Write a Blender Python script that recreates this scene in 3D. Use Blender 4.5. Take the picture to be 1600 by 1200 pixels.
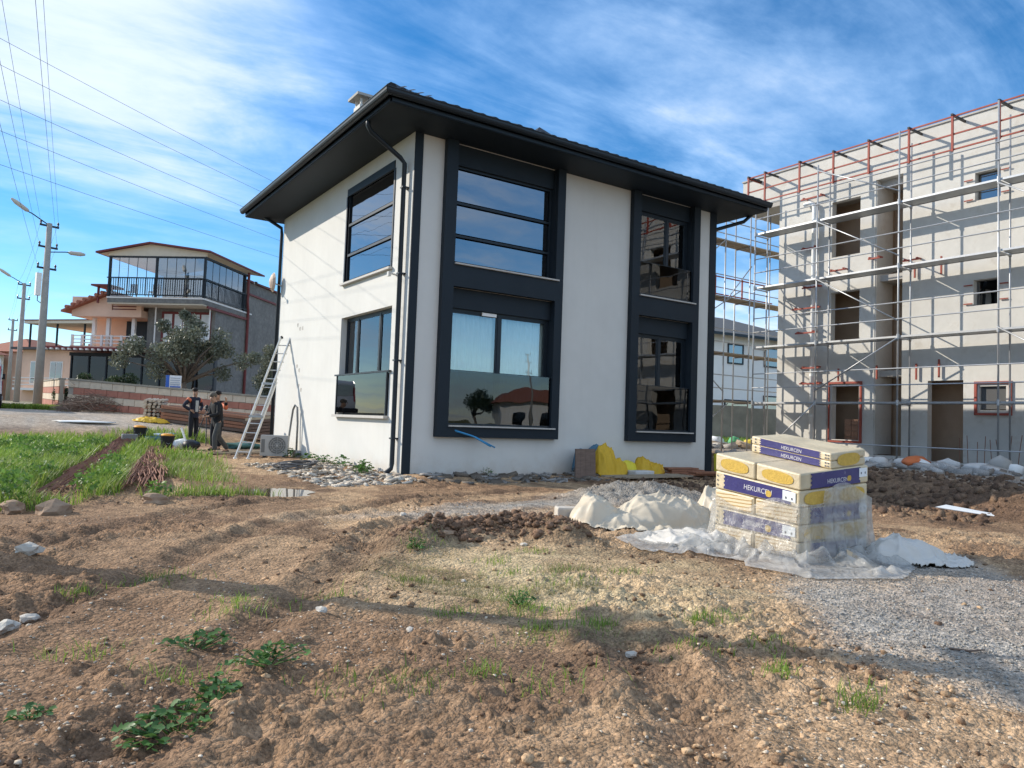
import bpy, bmesh, math, random
import numpy as np
from mathutils import Vector, Matrix
R = math.radians
random.seed(7)
rng = np.random.default_rng(7)
sc = bpy.context.scene
COL = sc.collection
for o in list(bpy.data.objects): bpy.data.objects.remove(o)

# ------------------------------------------------------------------ camera
CAM = Vector((-6.5813, -13.7095, 1.2319))
yaw, pit, rol = R(33.885), R(2.9425), R(2.0674)
fw = Vector((math.sin(yaw)*math.cos(pit), math.cos(yaw)*math.cos(pit), math.sin(pit)))
r0 = Vector((math.cos(yaw), -math.sin(yaw), 0)); u0 = r0.cross(fw)
rt = r0*math.cos(rol)+u0*math.sin(rol); up = -r0*math.sin(rol)+u0*math.cos(rol)
cd = bpy.data.cameras.new('camera'); cam = bpy.data.objects.new('camera', cd); COL.objects.link(cam)
cam.matrix_world = Matrix(((rt.x, up.x, -fw.x, CAM.x), (rt.y, up.y, -fw.y, CAM.y), (rt.z, up.z, -fw.z, CAM.z), (0, 0, 0, 1)))
cd.sensor_width = 36; cd.lens = 1160.46/1600*36; cd.clip_start = .05; cd.clip_end = 3000
sc.camera = cam

# ------------------------------------------------------------------ light
SUN_EL, SUN_AZ = R(27.0), R(-40.0)      # azimuth measured from +Y towards +X
sd = bpy.data.lights.new('sun', 'SUN'); sun = bpy.data.objects.new('sun', sd); COL.objects.link(sun)
to_sun = Vector((math.sin(SUN_AZ)*math.cos(SUN_EL), math.cos(SUN_AZ)*math.cos(SUN_EL), math.sin(SUN_EL)))
sun.rotation_euler = to_sun.to_track_quat('Z', 'Y').to_euler()
sun.location = (-20, 20, 30)
sd.energy = 2.95; sd.angle = R(.5); sd.color = (1, .91, .78)
w = bpy.data.worlds.new('World'); sc.world = w; w.use_nodes = True
nt = w.node_tree; N = nt.nodes; L = nt.links; N.clear()
def nd(t, **k):
    n = N.new(t)
    for a, b in k.items(): setattr(n, a, b)
    return n
sky = nd('ShaderNodeTexSky', sky_type='NISHITA', sun_disc=False, sun_elevation=SUN_EL, sun_rotation=SUN_AZ, altitude=50, air_density=1.0, dust_density=.0, ozone_density=4)
hs = nd('ShaderNodeHueSaturation'); hs.inputs['Saturation'].default_value = 1.28
L.new(sky.outputs[0], hs.inputs['Color'])
tc = nd('ShaderNodeTexCoord'); sp = nd('ShaderNodeSeparateXYZ'); L.new(tc.outputs['Generated'], sp.inputs[0])
def mth(op, a, b=None, c=None):
    n = nd('ShaderNodeMath', operation=op)
    for i, v in enumerate((a, b, c)):
        if v is None: continue
        if isinstance(v, (int, float)): n.inputs[i].default_value = v
        else: L.new(v, n.inputs[i])
    return n.outputs[0]
zz = mth('ADD', mth('MAXIMUM', sp.outputs['Z'], 0.0), .16)
cx = mth('DIVIDE', sp.outputs['X'], zz); cy = mth('DIVIDE', sp.outputs['Y'], zz)
cmb = nd('ShaderNodeCombineXYZ'); L.new(cx, cmb.inputs[0]); L.new(cy, cmb.inputs[1])
def cloud(rot, scl, loc, scale, det, rough, dist=0.0):
    mp = nd('ShaderNodeMapping'); mp.inputs['Rotation'].default_value = (0, 0, R(rot)); mp.inputs['Scale'].default_value = scl; mp.inputs['Location'].default_value = loc
    L.new(cmb.outputs[0], mp.inputs[0])
    n = nd('ShaderNodeTexNoise'); n.inputs['Scale'].default_value = scale; n.inputs['Detail'].default_value = det; n.inputs['Roughness'].default_value = rough; n.inputs['Distortion'].default_value = dist
    L.new(mp.outputs[0], n.inputs['Vector']); return n.outputs['Fac']
def ramp(f, a, b):
    n = nd('ShaderNodeMapRange', interpolation_type='SMOOTHSTEP'); L.new(f, n.inputs[0]); n.inputs[1].default_value = a; n.inputs[2].default_value = b; return n.outputs[0]
big = cloud(28, (1, .55, 1), (3.1, 1.2, 0), .42, 3, .5, .3)
wisp = cloud(35, (.8, 2.1, 1), (1.7, .4, 0), 1.15, 9, .62, .6)
fine = cloud(12, (1, 1.3, 1), (7.7, 2.4, 0), 3.4, 8, .6, .2)
mixf = mth('ADD', mth('MULTIPLY', big, .50), mth('ADD', mth('MULTIPLY', wisp, .36), mth('MULTIPLY', fine, .16)))
bias = mth('MINIMUM', mth('MAXIMUM', mth('MULTIPLY', mth('SUBTRACT', .62, cx), .16), -.0), .052)      # thicker veil to the west
bias = mth('SUBTRACT', bias, mth('MULTIPLY', ramp(cy, 2.0, 2.7), .10))
cf = ramp(mth('ADD', mixf, bias), .39, .65)
cf = mth('MULTIPLY', cf, .90)
thin = mth('MULTIPLY', ramp(mth('ADD', mth('MULTIPLY', wisp, .6), mth('MULTIPLY', fine, .4)), .36, .70), .55)
cf = mth('MAXIMUM', cf, mth('ADD', mth('MULTIPLY', cf, .6), mth('MULTIPLY', thin, .42)))
cm = nd('ShaderNodeMix', data_type='RGBA'); L.new(ramp(cf, .25, .85), cm.inputs['Factor'])
cm.inputs['A'].default_value = (3.7, 5.5, 8.1, 1); cm.inputs['B'].default_value = (5.4, 6.1, 7.0, 1)
mx = nd('ShaderNodeMix', data_type='RGBA'); L.new(cf, mx.inputs['Factor']); L.new(hs.outputs[0], mx.inputs['A']); L.new(cm.outputs['Result'], mx.inputs['B'])
bg = nd('ShaderNodeBackground'); bg.inputs[1].default_value = .097; L.new(mx.outputs['Result'], bg.inputs[0])
ow = nd('ShaderNodeOutputWorld'); L.new(bg.outputs[0], ow.inputs[0])
vs = sc.view_settings; vs.view_transform = 'Standard'; vs.look = 'None'; vs.exposure = .9; vs.gamma = 1; vs.use_curve_mapping = False
sc.render.resolution_x = 1024; sc.render.resolution_y = 768
sc.render.engine = 'CYCLES'
try:
    sc.cycles.max_bounces = 8; sc.cycles.transparent_max_bounces = 16
except Exception: pass

# ------------------------------------------------------------------ helpers
def link(o): COL.objects.link(o); return o
def tag(o, label=None, cat=None, group=None, kind=None):
    if label: o['label'] = label
    if cat: o['category'] = cat
    if group: o['group'] = group
    if kind: o['kind'] = kind
    return o
def thing(name, label, cat, loc=(0, 0, 0), rotz=0, group=None):
    o = link(bpy.data.objects.new(name, None)); o.location = loc; o.rotation_euler = (0, 0, rotz); o.empty_display_size = .2
    return tag(o, label, cat, group)
def wloc(o):
    v = Vector((0, 0, 0))
    while o is not None: v += o.location; o = o.parent
    return v
class MB:
    def __init__(s): s.v = []; s.f = []; s.m = []; s.cur = 0
    def add(s, vs, fs):
        b = len(s.v); s.v += [tuple(v) for v in vs]; s.f += [tuple(b+i for i in f) for f in fs]; s.m += [s.cur]*len(fs); return s
    def box(s, a, b):
        x0, x1 = sorted((a[0], b[0])); y0, y1 = sorted((a[1], b[1])); z0, z1 = sorted((a[2], b[2]))
        return s.add([(x0, y0, z0), (x1, y0, z0), (x1, y1, z0), (x0, y1, z0), (x0, y0, z1), (x1, y0, z1), (x1, y1, z1), (x0, y1, z1)],
                     [(0, 3, 2, 1), (4, 5, 6, 7), (0, 1, 5, 4), (1, 2, 6, 5), (2, 3, 7, 6), (3, 0, 4, 7)])
    def bar(s, p, q, w, h=None, upv=(0, 0, 1)):
        h = h or w; p = Vector(p); q = Vector(q); d = (q-p).normalized(); u = Vector(upv)
        if abs(d.dot(u)) > .98: u = Vector((1, 0, 0))
        a = d.cross(u).normalized()*w/2; b = a.cross(d).normalized()*h/2
        vs = [p-a-b, p+a-b, p+a+b, p-a+b, q-a-b, q+a-b, q+a+b, q-a+b]
        return s.add(vs, [(0, 1, 2, 3), (7, 6, 5, 4), (0, 4, 5, 1), (1, 5, 6, 2), (2, 6, 7, 3), (3, 7, 4, 0)])
    def tube(s, p, q, r, r2=None, n=8, cap=True):
        return s.path([p, q], [r, r if r2 is None else r2], n, cap)
    def path(s, pts, rs, n=6, cap=True):
        pts = [Vector(p) for p in pts]
        if not hasattr(rs, '__len__'): rs = [rs]*len(pts)
        base = len(s.v); prev = None
        for i, p in enumerate(pts):
            d = (pts[min(i+1, len(pts)-1)]-pts[max(i-1, 0)])
            d = d.normalized() if d.length > 1e-9 else Vector((0, 0, 1))
            if prev is None:
                u = Vector((0, 0, 1)) if abs(d.z) < .95 else Vector((1, 0, 0)); a = d.cross(u).normalized()
            else:
                a = (prev-d*prev.dot(d)); a = a.normalized() if a.length > 1e-6 else d.orthogonal().normalized()
            prev = a; b = d.cross(a)
            for k in range(n):
                t = 2*math.pi*k/n; s.v.append(tuple(p+(a*math.cos(t)+b*math.sin(t))*rs[i]))
        for i in range(len(pts)-1):
            for k in range(n):
                k2 = (k+1) % n
                s.f.append((base+i*n+k, base+i*n+k2, base+(i+1)*n+k2, base+(i+1)*n+k)); s.m.append(s.cur)
        if cap:
            s.f.append(tuple(base+k for k in reversed(range(n)))); s.m.append(s.cur)
            e = base+(len(pts)-1)*n; s.f.append(tuple(e+k for k in range(n))); s.m.append(s.cur)
        return s
    def prism(s, poly, z0, z1):
        n = len(poly); return s.add([(x, y, z0) for x, y in poly]+[(x, y, z1) for x, y in poly],
            [tuple(reversed(range(n))), tuple(range(n, 2*n))]+[(i, (i+1) % n, n+(i+1) % n, n+i) for i in range(n)])
    def lathe(s, prof, n=16, c=(0, 0, 0)):
        vs = []; fs = []
        for r, z in prof:
            for k in range(n): t = 2*math.pi*k/n; vs.append((c[0]+r*math.cos(t), c[1]+r*math.sin(t), c[2]+z))
        for i in range(len(prof)-1):
            for k in range(n): fs.append((i*n+k, i*n+(k+1) % n, (i+1)*n+(k+1) % n, (i+1)*n+k))
        fs.append(tuple(reversed(range(n)))); fs.append(tuple((len(prof)-1)*n+k for k in range(n)))
        return s.add(vs, fs)
    def blob(s, c, r, seed=0, sub=1, amp=.3, flat=1.0):
        rr = random.Random(seed); bm = bmesh.new(); bmesh.ops.create_icosphere(bm, subdivisions=sub, radius=1)
        r = (r, r, r) if not hasattr(r, '__len__') else r
        a = rr.random()*6.28; ca, sa = math.cos(a), math.sin(a)
        vs = []
        for v in bm.verts:
            k = 1+amp*(rr.random()-.5)*2
            x, y, z = v.co.x*r[0]*k, v.co.y*r[1]*k, v.co.z*r[2]*k
            vs.append((c[0]+x*ca-y*sa, c[1]+x*sa+y*ca, c[2]+z))
        fs = [tuple(l.index for l in f.verts) for f in bm.faces]; bm.free(); return s.add(vs, fs)
    def build(s, name, mat, parent=None, smooth=False, local=False, kind=None, bevel=0, recalc=False):
        me = bpy.data.meshes.new(name)
        off = Vector((0, 0, 0)) if (parent is None or local) else wloc(parent)
        v = [(a-off.x, b-off.y, c-off.z) for a, b, c in s.v] if off.length > 0 else s.v
        me.from_pydata(v, [], s.f)
        for m in (mat if isinstance(mat, (list, tuple)) else [mat]): me.materials.append(m)
        if any(s.m): me.polygons.foreach_set('material_index', s.m)
        if smooth: me.polygons.foreach_set('use_smooth', [True]*len(me.polygons))
        if recalc:
            bm = bmesh.new(); bm.from_mesh(me); bmesh.ops.recalc_face_normals(bm, faces=bm.faces); bm.to_mesh(me); bm.free()
        me.update()
        o = link(bpy.data.objects.new(name, me)); o.parent = parent
        if bevel:
            b = o.modifiers.new('bevel', 'BEVEL'); b.width = bevel; b.segments = 2; b.limit_method = 'ANGLE'
        if kind: o['kind'] = kind
        return o
def npmesh(name, V, F, mat, parent=None, smooth=False, kind=None, cols=None):
    me = bpy.data.meshes.new(name); V = np.asarray(V, np.float32); F = np.asarray(F, np.int32); k = F.shape[1]
    me.vertices.add(len(V)); me.vertices.foreach_set('co', V.ravel())
    me.loops.add(F.size); me.loops.foreach_set('vertex_index', F.ravel())
    me.polygons.add(len(F)); me.polygons.foreach_set('loop_start', np.arange(len(F), dtype=np.int32)*k)
    if smooth: me.polygons.foreach_set('use_smooth', np.ones(len(F), bool))
    me.update(calc_edges=True)
    if cols is not None:
        at = me.color_attributes.new('Col', 'FLOAT_COLOR', 'POINT'); c4 = np.ones((len(V), 4), np.float32); c4[:, :3] = cols; at.data.foreach_set('color', c4.ravel())
    me.materials.append(mat); o = link(bpy.data.objects.new(name, me)); o.parent = parent
    if kind: o['kind'] = kind
    return o
def copy_tree(o, parent=None):
    c = o.copy(); COL.objects.link(c); c.parent = parent
    for ch in list(o.children): copy_tree(ch, c)
    return c

# numpy value noise
def _h(i, j, s):
    n = (i.astype(np.int64)*374761393+j.astype(np.int64)*668265263+s*1442695041) & 0xffffffff
    n = ((n ^ (n >> 13))*1274126177) & 0xffffffff
    return ((n ^ (n >> 16)) & 0xffff)/65535.0
def vn(x, y, s=0):
    x = np.asarray(x, float); y = np.asarray(y, float); i = np.floor(x); j = np.floor(y); a = x-i; b = y-j
    a = a*a*(3-2*a); b = b*b*(3-2*b)
    return (_h(i, j, s)*(1-a)+_h(i+1, j, s)*a)*(1-b)+(_h(i, j+1, s)*(1-a)+_h(i+1, j+1, s)*a)*b
def fbm(x, y, s=0, o=4, g=.5):
    t = 0; a = 1; n = 0
    for k in range(o): t = t+a*vn(x*2**k+k*17.3, y*2**k-k*9.1, s+k); n += a; a *= g
    return t/n
def sst(a, b, x): t = np.clip((x-a)/(b-a), 0, 1); return t*t*(3-2*t)

def worley(x, y, s=0):
    i0 = np.floor(x); j0 = np.floor(y); d = np.full(np.shape(x), 9.0); rr = np.zeros(np.shape(x))
    for a in (-1, 0, 1):
        for b in (-1, 0, 1):
            i = i0+a; j = j0+b; px = i+_h(i, j, s); py = j+_h(i, j, s+77); e = np.hypot(x-px, y-py); m = e < d
            d = np.where(m, e, d); rr = np.where(m, _h(i, j, s+191), rr)
    return d, rr
def crumb(x, y, s, thr=.45, R0=.62):
    d, r = worley(x, y, s); k = np.clip((r-thr)/(1-thr), 0, 1); rad = R0*(.55+.45*k); return np.sqrt(np.clip(1-(d/rad)**2, 0, 1))*np.sqrt(k)
# ------------------------------------------------------------------ materials
MATS = {}
def mat(name, col, rough=.75, var=.12, scale=6, bump=0, bscale=40, metal=0, spec=.3, var2=0, scale2=.7, col2=None, c2amt=0, c2scale=3, c2a=.5, c2b=.65, stretch=(1, 1, 1), coat=0):
    if name in MATS: return MATS[name]
    m = bpy.data.materials.new(name); m.use_nodes = True; t = m.node_tree; n = t.nodes; l = t.links
    b = n['Principled BSDF']; b.inputs['Roughness'].default_value = rough; b.inputs['Metallic'].default_value = metal; b.inputs['Specular IOR Level'].default_value = spec
    if coat: b.inputs['Coat Weight'].default_value = coat
    tcn = n.new('ShaderNodeTexCoord'); mp = n.new('ShaderNodeMapping'); mp.inputs['Scale'].default_value = stretch; l.new(tcn.outputs['Object'], mp.inputs[0])
    def noise(s, d=5, r=.6):
        q = n.new('ShaderNodeTexNoise'); q.inputs['Scale'].default_value = s; q.inputs['Detail'].default_value = d; q.inputs['Roughness'].default_value = r; l.new(mp.outputs[0], q.inputs['Vector']); return q
    q = noise(scale)
    mx = n.new('ShaderNodeMix'); mx.data_type = 'RGBA'; l.new(q.outputs['Fac'], mx.inputs['Factor'])
    mx.inputs['A'].default_value = (*[max(0, c*(1-var*1.6)) for c in col], 1); mx.inputs['B'].default_value = (*[min(1, c*(1+var*1.6)) for c in col], 1)
    out = mx.outputs['Result']
    if var2:
        q2 = noise(scale2, 3); m2 = n.new('ShaderNodeMix'); m2.data_type = 'RGBA'; m2.blend_type = 'MULTIPLY'; m2.inputs['Factor'].default_value = 1
        mr = n.new('ShaderNodeMapRange'); mr.inputs[1].default_value = .3; mr.inputs[2].default_value = .7; mr.inputs[3].default_value = 1-var2; mr.inputs[4].default_value = 1+var2*.5
        l.new(q2.outputs['Fac'], mr.inputs[0]); l.new(out, m2.inputs['A']); l.new(mr.outputs[0], m2.inputs['B']); out = m2.outputs['Result']
    if col2 is not None:
        q3 = noise(c2scale, 6); mr = n.new('ShaderNodeMapRange'); mr.inputs[1].default_value = c2a; mr.inputs[2].default_value = c2b; mr.inputs[4].default_value = c2amt; l.new(q3.outputs['Fac'], mr.inputs[0])
        m3 = n.new('ShaderNodeMix'); m3.data_type = 'RGBA'; l.new(mr.outputs[0], m3.inputs['Factor']); l.new(out, m3.inputs['A']); m3.inputs['B'].default_value = (*col2, 1); out = m3.outputs['Result']
    l.new(out, b.inputs['Base Color'])
    if bump:
        qb = noise(bscale, 6, .65); bp = n.new('ShaderNodeBump'); bp.inputs['Strength'].default_value = bump; bp.inputs['Distance'].default_value = .02; l.new(qb.outputs['Fac'], bp.inputs['Height']); l.new(bp.outputs[0], b.inputs['Normal'])
    MATS[name] = m; return m
def glassmat(name, tint=(.5, .55, .6), refl=.12, rough=0.0):
    m = bpy.data.materials.new(name); m.use_nodes = True; t = m.node_tree; n = t.nodes; l = t.links; n.clear()
    o = n.new('ShaderNodeOutputMaterial'); tr = n.new('ShaderNodeBsdfTransparent'); tr.inputs[0].default_value = (*tint, 1)
    g = n.new('ShaderNodeBsdfGlossy'); g.inputs['Roughness'].default_value = rough; g.inputs[0].default_value = (.95, .97, 1, 1)
    tcn = n.new('ShaderNodeTexCoord'); q = n.new('ShaderNodeTexNoise'); q.inputs['Scale'].default_value = .9; l.new(tcn.outputs['Object'], q.inputs['Vector'])
    bp = n.new('ShaderNodeBump'); bp.inputs['Strength'].default_value = .012; bp.inputs['Distance'].default_value = .3; l.new(q.outputs['Fac'], bp.inputs['Height']); l.new(bp.outputs[0], g.inputs['Normal'])
    f = n.new('ShaderNodeFresnel'); f.inputs[0].default_value = 1.5
    mr = n.new('ShaderNodeMapRange'); mr.inputs[1].default_value = .04; mr.inputs[2].default_value = 1; mr.inputs[3].default_value = refl; mr.inputs[4].default_value = 1; l.new(f.outputs[0], mr.inputs[0])
    mx = n.new('ShaderNodeMixShader'); l.new(mr.outputs[0], mx.inputs[0]); l.new(tr.outputs[0], mx.inputs[1]); l.new(g.outputs[0], mx.inputs[2]); l.new(mx.outputs[0], o.inputs[0])
    MATS[name] = m; return m
def leafmat(name, c1, c2, transl=.35, rough=.5):
    m = bpy.data.materials.new(name); m.use_nodes = True; t = m.node_tree; n = t.nodes; l = t.links; n.clear()
    o = n.new('ShaderNodeOutputMaterial'); b = n.new('ShaderNodeBsdfPrincipled'); b.inputs['Roughness'].default_value = rough; b.inputs['Specular IOR Level'].default_value = .35
    g = n.new('ShaderNodeNewGeometry'); rp = n.new('ShaderNodeMix'); rp.data_type = 'RGBA'; l.new(g.outputs['Random Per Island'], rp.inputs['Factor']); rp.inputs['A'].default_value = (*c1, 1); rp.inputs['B'].default_value = (*c2, 1)
    tcn = n.new('ShaderNodeTexCoord'); q = n.new('ShaderNodeTexNoise'); q.inputs['Scale'].default_value = 1.3; q.inputs['Detail'].default_value = 3; l.new(tcn.outputs['Object'], q.inputs['Vector'])
    mr = n.new('ShaderNodeMapRange'); mr.inputs[1].default_value = .3; mr.inputs[2].default_value = .7; mr.inputs[3].default_value = .7; mr.inputs[4].default_value = 1.25; l.new(q.outputs['Fac'], mr.inputs[0])
    mu = n.new('ShaderNodeMix'); mu.data_type = 'RGBA'; mu.blend_type = 'MULTIPLY'; mu.inputs['Factor'].default_value = 1; l.new(rp.outputs['Result'], mu.inputs['A']); l.new(mr.outputs[0], mu.inputs['B'])
    l.new(mu.outputs['Result'], b.inputs['Base Color']); tl = n.new('ShaderNodeBsdfTranslucent'); l.new(mu.outputs['Result'], tl.inputs[0])
    mx = n.new('ShaderNodeMixShader'); mx.inputs[0].default_value = transl; l.new(b.outputs[0], mx.inputs[1]); l.new(tl.outputs[0], mx.inputs[2]); l.new(mx.outputs[0], o.inputs[0])
    MATS[name] = m; return m

STUCCO = mat('white_render', (.64, .635, .605), .85, .02, 3, .12, 90, var2=.05, scale2=.8, col2=(.66, .63, .57), c2amt=.22, c2scale=1.1, c2a=.56, c2b=.75)
def add_splash(m, col, z1=.55, amt=.45):
    # mud splashed up the wall foot
    t = m.node_tree; n = t.nodes; l = t.links; b = n['Principled BSDF']; src = b.inputs['Base Color'].links[0].from_socket
    tcn = n.new('ShaderNodeTexCoord'); sp = n.new('ShaderNodeSeparateXYZ'); l.new(tcn.outputs['Object'], sp.inputs[0]); q = n.new('ShaderNodeTexNoise'); q.inputs['Scale'].default_value = 3.5; q.inputs['Detail'].default_value = 8; q.inputs['Roughness'].default_value = .7; l.new(tcn.outputs['Object'], q.inputs['Vector'])
    a = n.new('ShaderNodeMath'); a.operation = 'MULTIPLY_ADD'; l.new(q.outputs['Fac'], a.inputs[0]); a.inputs[1].default_value = 1.1; l.new(sp.outputs[2], a.inputs[2])
    mr = n.new('ShaderNodeMapRange'); mr.interpolation_type = 'SMOOTHSTEP'; l.new(a.outputs[0], mr.inputs[0]); mr.inputs[1].default_value = z1+.55; mr.inputs[2].default_value = .3; mr.inputs[3].default_value = 0; mr.inputs[4].default_value = amt
    mx = n.new('ShaderNodeMix'); mx.data_type = 'RGBA'; l.new(mr.outputs[0], mx.inputs['Factor']); l.new(src, mx.inputs['A']); mx.inputs['B'].default_value = (*col, 1); mp = n.new('ShaderNodeMapping'); mp.inputs['Scale'].default_value = (2.2, 2.2, .16); l.new(tcn.outputs['Object'], mp.inputs[0]); q4 = n.new('ShaderNodeTexNoise'); q4.inputs['Scale'].default_value = 2.5; q4.inputs['Detail'].default_value = 6; l.new(mp.outputs[0], q4.inputs['Vector'])
    m4 = n.new('ShaderNodeMapRange'); m4.inputs[1].default_value = .5; m4.inputs[2].default_value = .8; m4.inputs[4].default_value = .10; l.new(q4.outputs['Fac'], m4.inputs[0]); mx4 = n.new('ShaderNodeMix'); mx4.data_type = 'RGBA'; l.new(m4.outputs[0], mx4.inputs['Factor']); l.new(mx.outputs['Result'], mx4.inputs['A']); mx4.inputs['B'].default_value = (.46, .44, .40, 1); l.new(mx4.outputs['Result'], b.inputs['Base Color'])
add_splash(STUCCO, (.42, .32, .23))
ANTH = mat('anthracite_paint', (.011, .019, .028), .6, .06, 4, .04, 60, var2=.12, scale2=1.2)
ANTHM = mat('anthracite_metal', (.014, .022, .031), .42, .08, 5, 0, metal=.05, spec=.35)
TILE = mat('anthracite_tile', (.028, .031, .036), .6, .2, 12, .2, 50)
SILL = mat('sill_stone', (.48, .46, .43), .6, .15, 20, .05)
GLASS = glassmat('window_glass', (.90, .95, .95), .11)
GLASSD = glassmat('window_glass_tinted', (.10, .13, .17), .24)
GLASSB = glassmat('balustrade_glass', (.22, .28, .33), .055)
INT = mat('interior_plaster', (.45, .43, .40), .9, .05)
INTD = mat('interior_dark', (.10, .10, .10), .9, .05)
CURT = mat('curtain_cloth', (.80, .82, .78), .9, .06, 5, .1, 30)
CURTG = mat('curtain_green', (.55, .68, .62), .9, .06, 5, .1, 30)
CONC = mat('raw_plaster', (.57, .555, .515), .9, .06, 5, .25, 45, var2=.12, scale2=.55, col2=(.40, .36, .30), c2amt=.5, c2scale=2.2, c2a=.56, c2b=.72)
CONCG = mat('concrete_grey', (.42, .40, .37), .9, .12, 4, .3, 30, var2=.15)
RAWINT = mat('raw_inside', (.42, .32, .235), .9, .10, 3, .2, 20)
STEEL = mat('galvanised_steel', (.42, .43, .44), .42, .12, 14, .05, 40, metal=.55, spec=.5)
REDM = mat('red_oxide_steel', (.30, .07, .05), .6, .25, 9, .1, 40)
PVC = mat('pvc_grey', (.60, .60, .58), .5, .06)
ALU = mat('aluminium', (.62, .62, .60), .4, .1, 10, metal=.5, spec=.5)
WOODD = mat('old_board', (.16, .11, .085), .85, .3, 6, .3, 30, stretch=(1, 8, 1))
WOODR = mat('reddish_wood', (.30, .14, .085), .8, .25, 5, .3, 30, stretch=(6, 1, 1))
WOODL = mat('pale_wood', (.50, .40, .27), .8, .2, 5, .2, 30)
RUST = mat('rusty_rebar', (.24, .115, .075), .85, .35, 20, .3, 60)
BLACKP = mat('black_plastic', (.02, .02, .022), .5, .15)
ORANGE = mat('orange_plastic', (.75, .32, .04), .6, .1)
YELT = mat('yellow_tarp', (.66, .41, .03), .55, .22, 5, 1.0, 11, stretch=(1, 1, .25), col2=(.36, .17, .02), c2amt=.75, c2scale=5, c2a=.5, c2b=.66)
YELB = mat('bright_yellow_bag', (.74, .64, .06), .55, .12, 6, .7, 12, stretch=(1, 1, .4))
BLUET = mat('blue_tarp', (.075, .17, .25), .6, .2, 5, 1.0, 11, stretch=(1, 1, .3))
BLUEP = mat('blue_pipe', (.05, .28, .55), .45, .1)
WHITEP = mat('white_plastic', (.78, .78, .76), .5, .08)
STONE = mat('pale_stone', (.50, .46, .40), .9, .2, 9, .5, 30)
# ------------------------------------------------------------------ ground
def seg_d(x, y, pts):
    best = np.full(np.shape(x), 1e9); 
    for (ax, ay), (bx_, by) in zip(pts[:-1], pts[1:]):
        dx, dy = bx_-ax, by-ay; t = np.clip(((x-ax)*dx+(y-ay)*dy)/(dx*dx+dy*dy), 0, 1)
        best = np.minimum(best, np.hypot(x-ax-t*dx, y-ay-t*dy))
    return best
RIDGE = [(-3.2, -7.2), (-2.75, -6.7), (-2.2, -6.75), (-1.8, -6.95), (-1.65, -7.5)]
STRIP1 = [(-6.1, -2.6), (-5.4, 2.1), (-3.95, 10.5), (-2.95, 14.4)]
STRIP2 = [(-5.0, -2.0), (-4.1, 3.5), (-2.85, 10.2)]
def gz(x, y):
    x = np.asarray(x, float); y = np.asarray(y, float)
    left = np.interp(y, [-60, 5.5, 9, 12.5, 17, 24, 32, 60, 200, 900], [0, 0, .05, .21, .82, 1.04, 1.05, 1.5, 2.0, 2.0])
    right = np.interp(y, [-60, 2, 12, 25, 60, 900], [.38, .38, .60, .95, 1.5, 2.0])
    bank = (x-10.1)*(.8966)-(y-.6)*.443
    bank = (x-10.1)*.896+(y-.6)*(-.443)
    wR = sst(-.1, 1.5, bank+.35*(vn(x*.9, y*.9, 5)-.5))
    z = left*(1-wR)+right*wR
    wb = sst(8.0, 11.0, x)*sst(3, 9, y); z = z*(1-wb)+right*wb
    z = z+.25*np.exp(-(((x-2.15)/1.15)**2+((y+4.7)/.95)**2)**1.3)                     # gravel heap
    z = z+.06*np.exp(-(((x+.2)/1.3)**2+((y+5.0)/.7)**2))
    d = seg_d(x, y, RIDGE); z = z+.17*np.exp(-(d/.27)**2)*(.75+.5*vn(x*2.3, y*2.3, 9))
    z = z+.07*np.exp(-((np.maximum(0, -x-.1)/.9)**2))*sst(-1.8, -.6, y)*(1-sst(6, 8.5, y))*(x < .3)
    z = z-.045*np.exp(-(((x+2.95)/.75)**2+((y+1.7)/.9)**2)**2)                          # puddle hollow
    z = z+.07*np.exp(-((y+.35)/.5)**2)*sst(-.4, .5, x)*(1-sst(9, 9.8, x))
    return z
RUTS = [[(-7.2, -9.6), (-5.4, -7.2), (-3.9, -5.2), (-1.8, -3.6), (1.5, -2.6)], [(-6.6, -11.2), (-4.6, -8.4), (-3.2, -6.1), (-1.2, -4.7), (.8, -3.9)], [(-7.6, -7.6), (-6.2, -5.8), (-4.6, -3.9), (-2.6, -2.6)], [(-4.9, -12.6), (-3.9, -11.2), (-3.3, -10.2)]]
def rut_d(x, y): return np.minimum.reduce([seg_d(x+.18*(vn(x*.8, y*.8, 33)-.5), y, r_) for r_ in RUTS])
def gravel_m(x, y):
    a = (x+1.0)*.60-(y+10.6)*.80; b = (x+1.0)*.80+(y+10.6)*.60
    e = ((b-.2)/2.6)**2+((a-.35)/1.05)**2
    g = 1-sst(.5, 1.35, e+.9*(fbm(x*1.1, y*1.1, 21)-.5))
    h = np.exp(-(((x-2.05)/1.5)**2+((y+4.7)/1.15)**2)**2)+.9*np.exp(-(((x+.4)/1.6)**2+((y+4.85)/.5)**2)**2)
    h2 = .75*np.exp(-((x+1.9)/1.3)**2-((y+5.3+.25*(x+1.9))/.28)**2)
    road = sst(13, 16, y)*(x < 7)*.8
    return np.clip(g*.9+h+h2+road, 0, 1)
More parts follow.
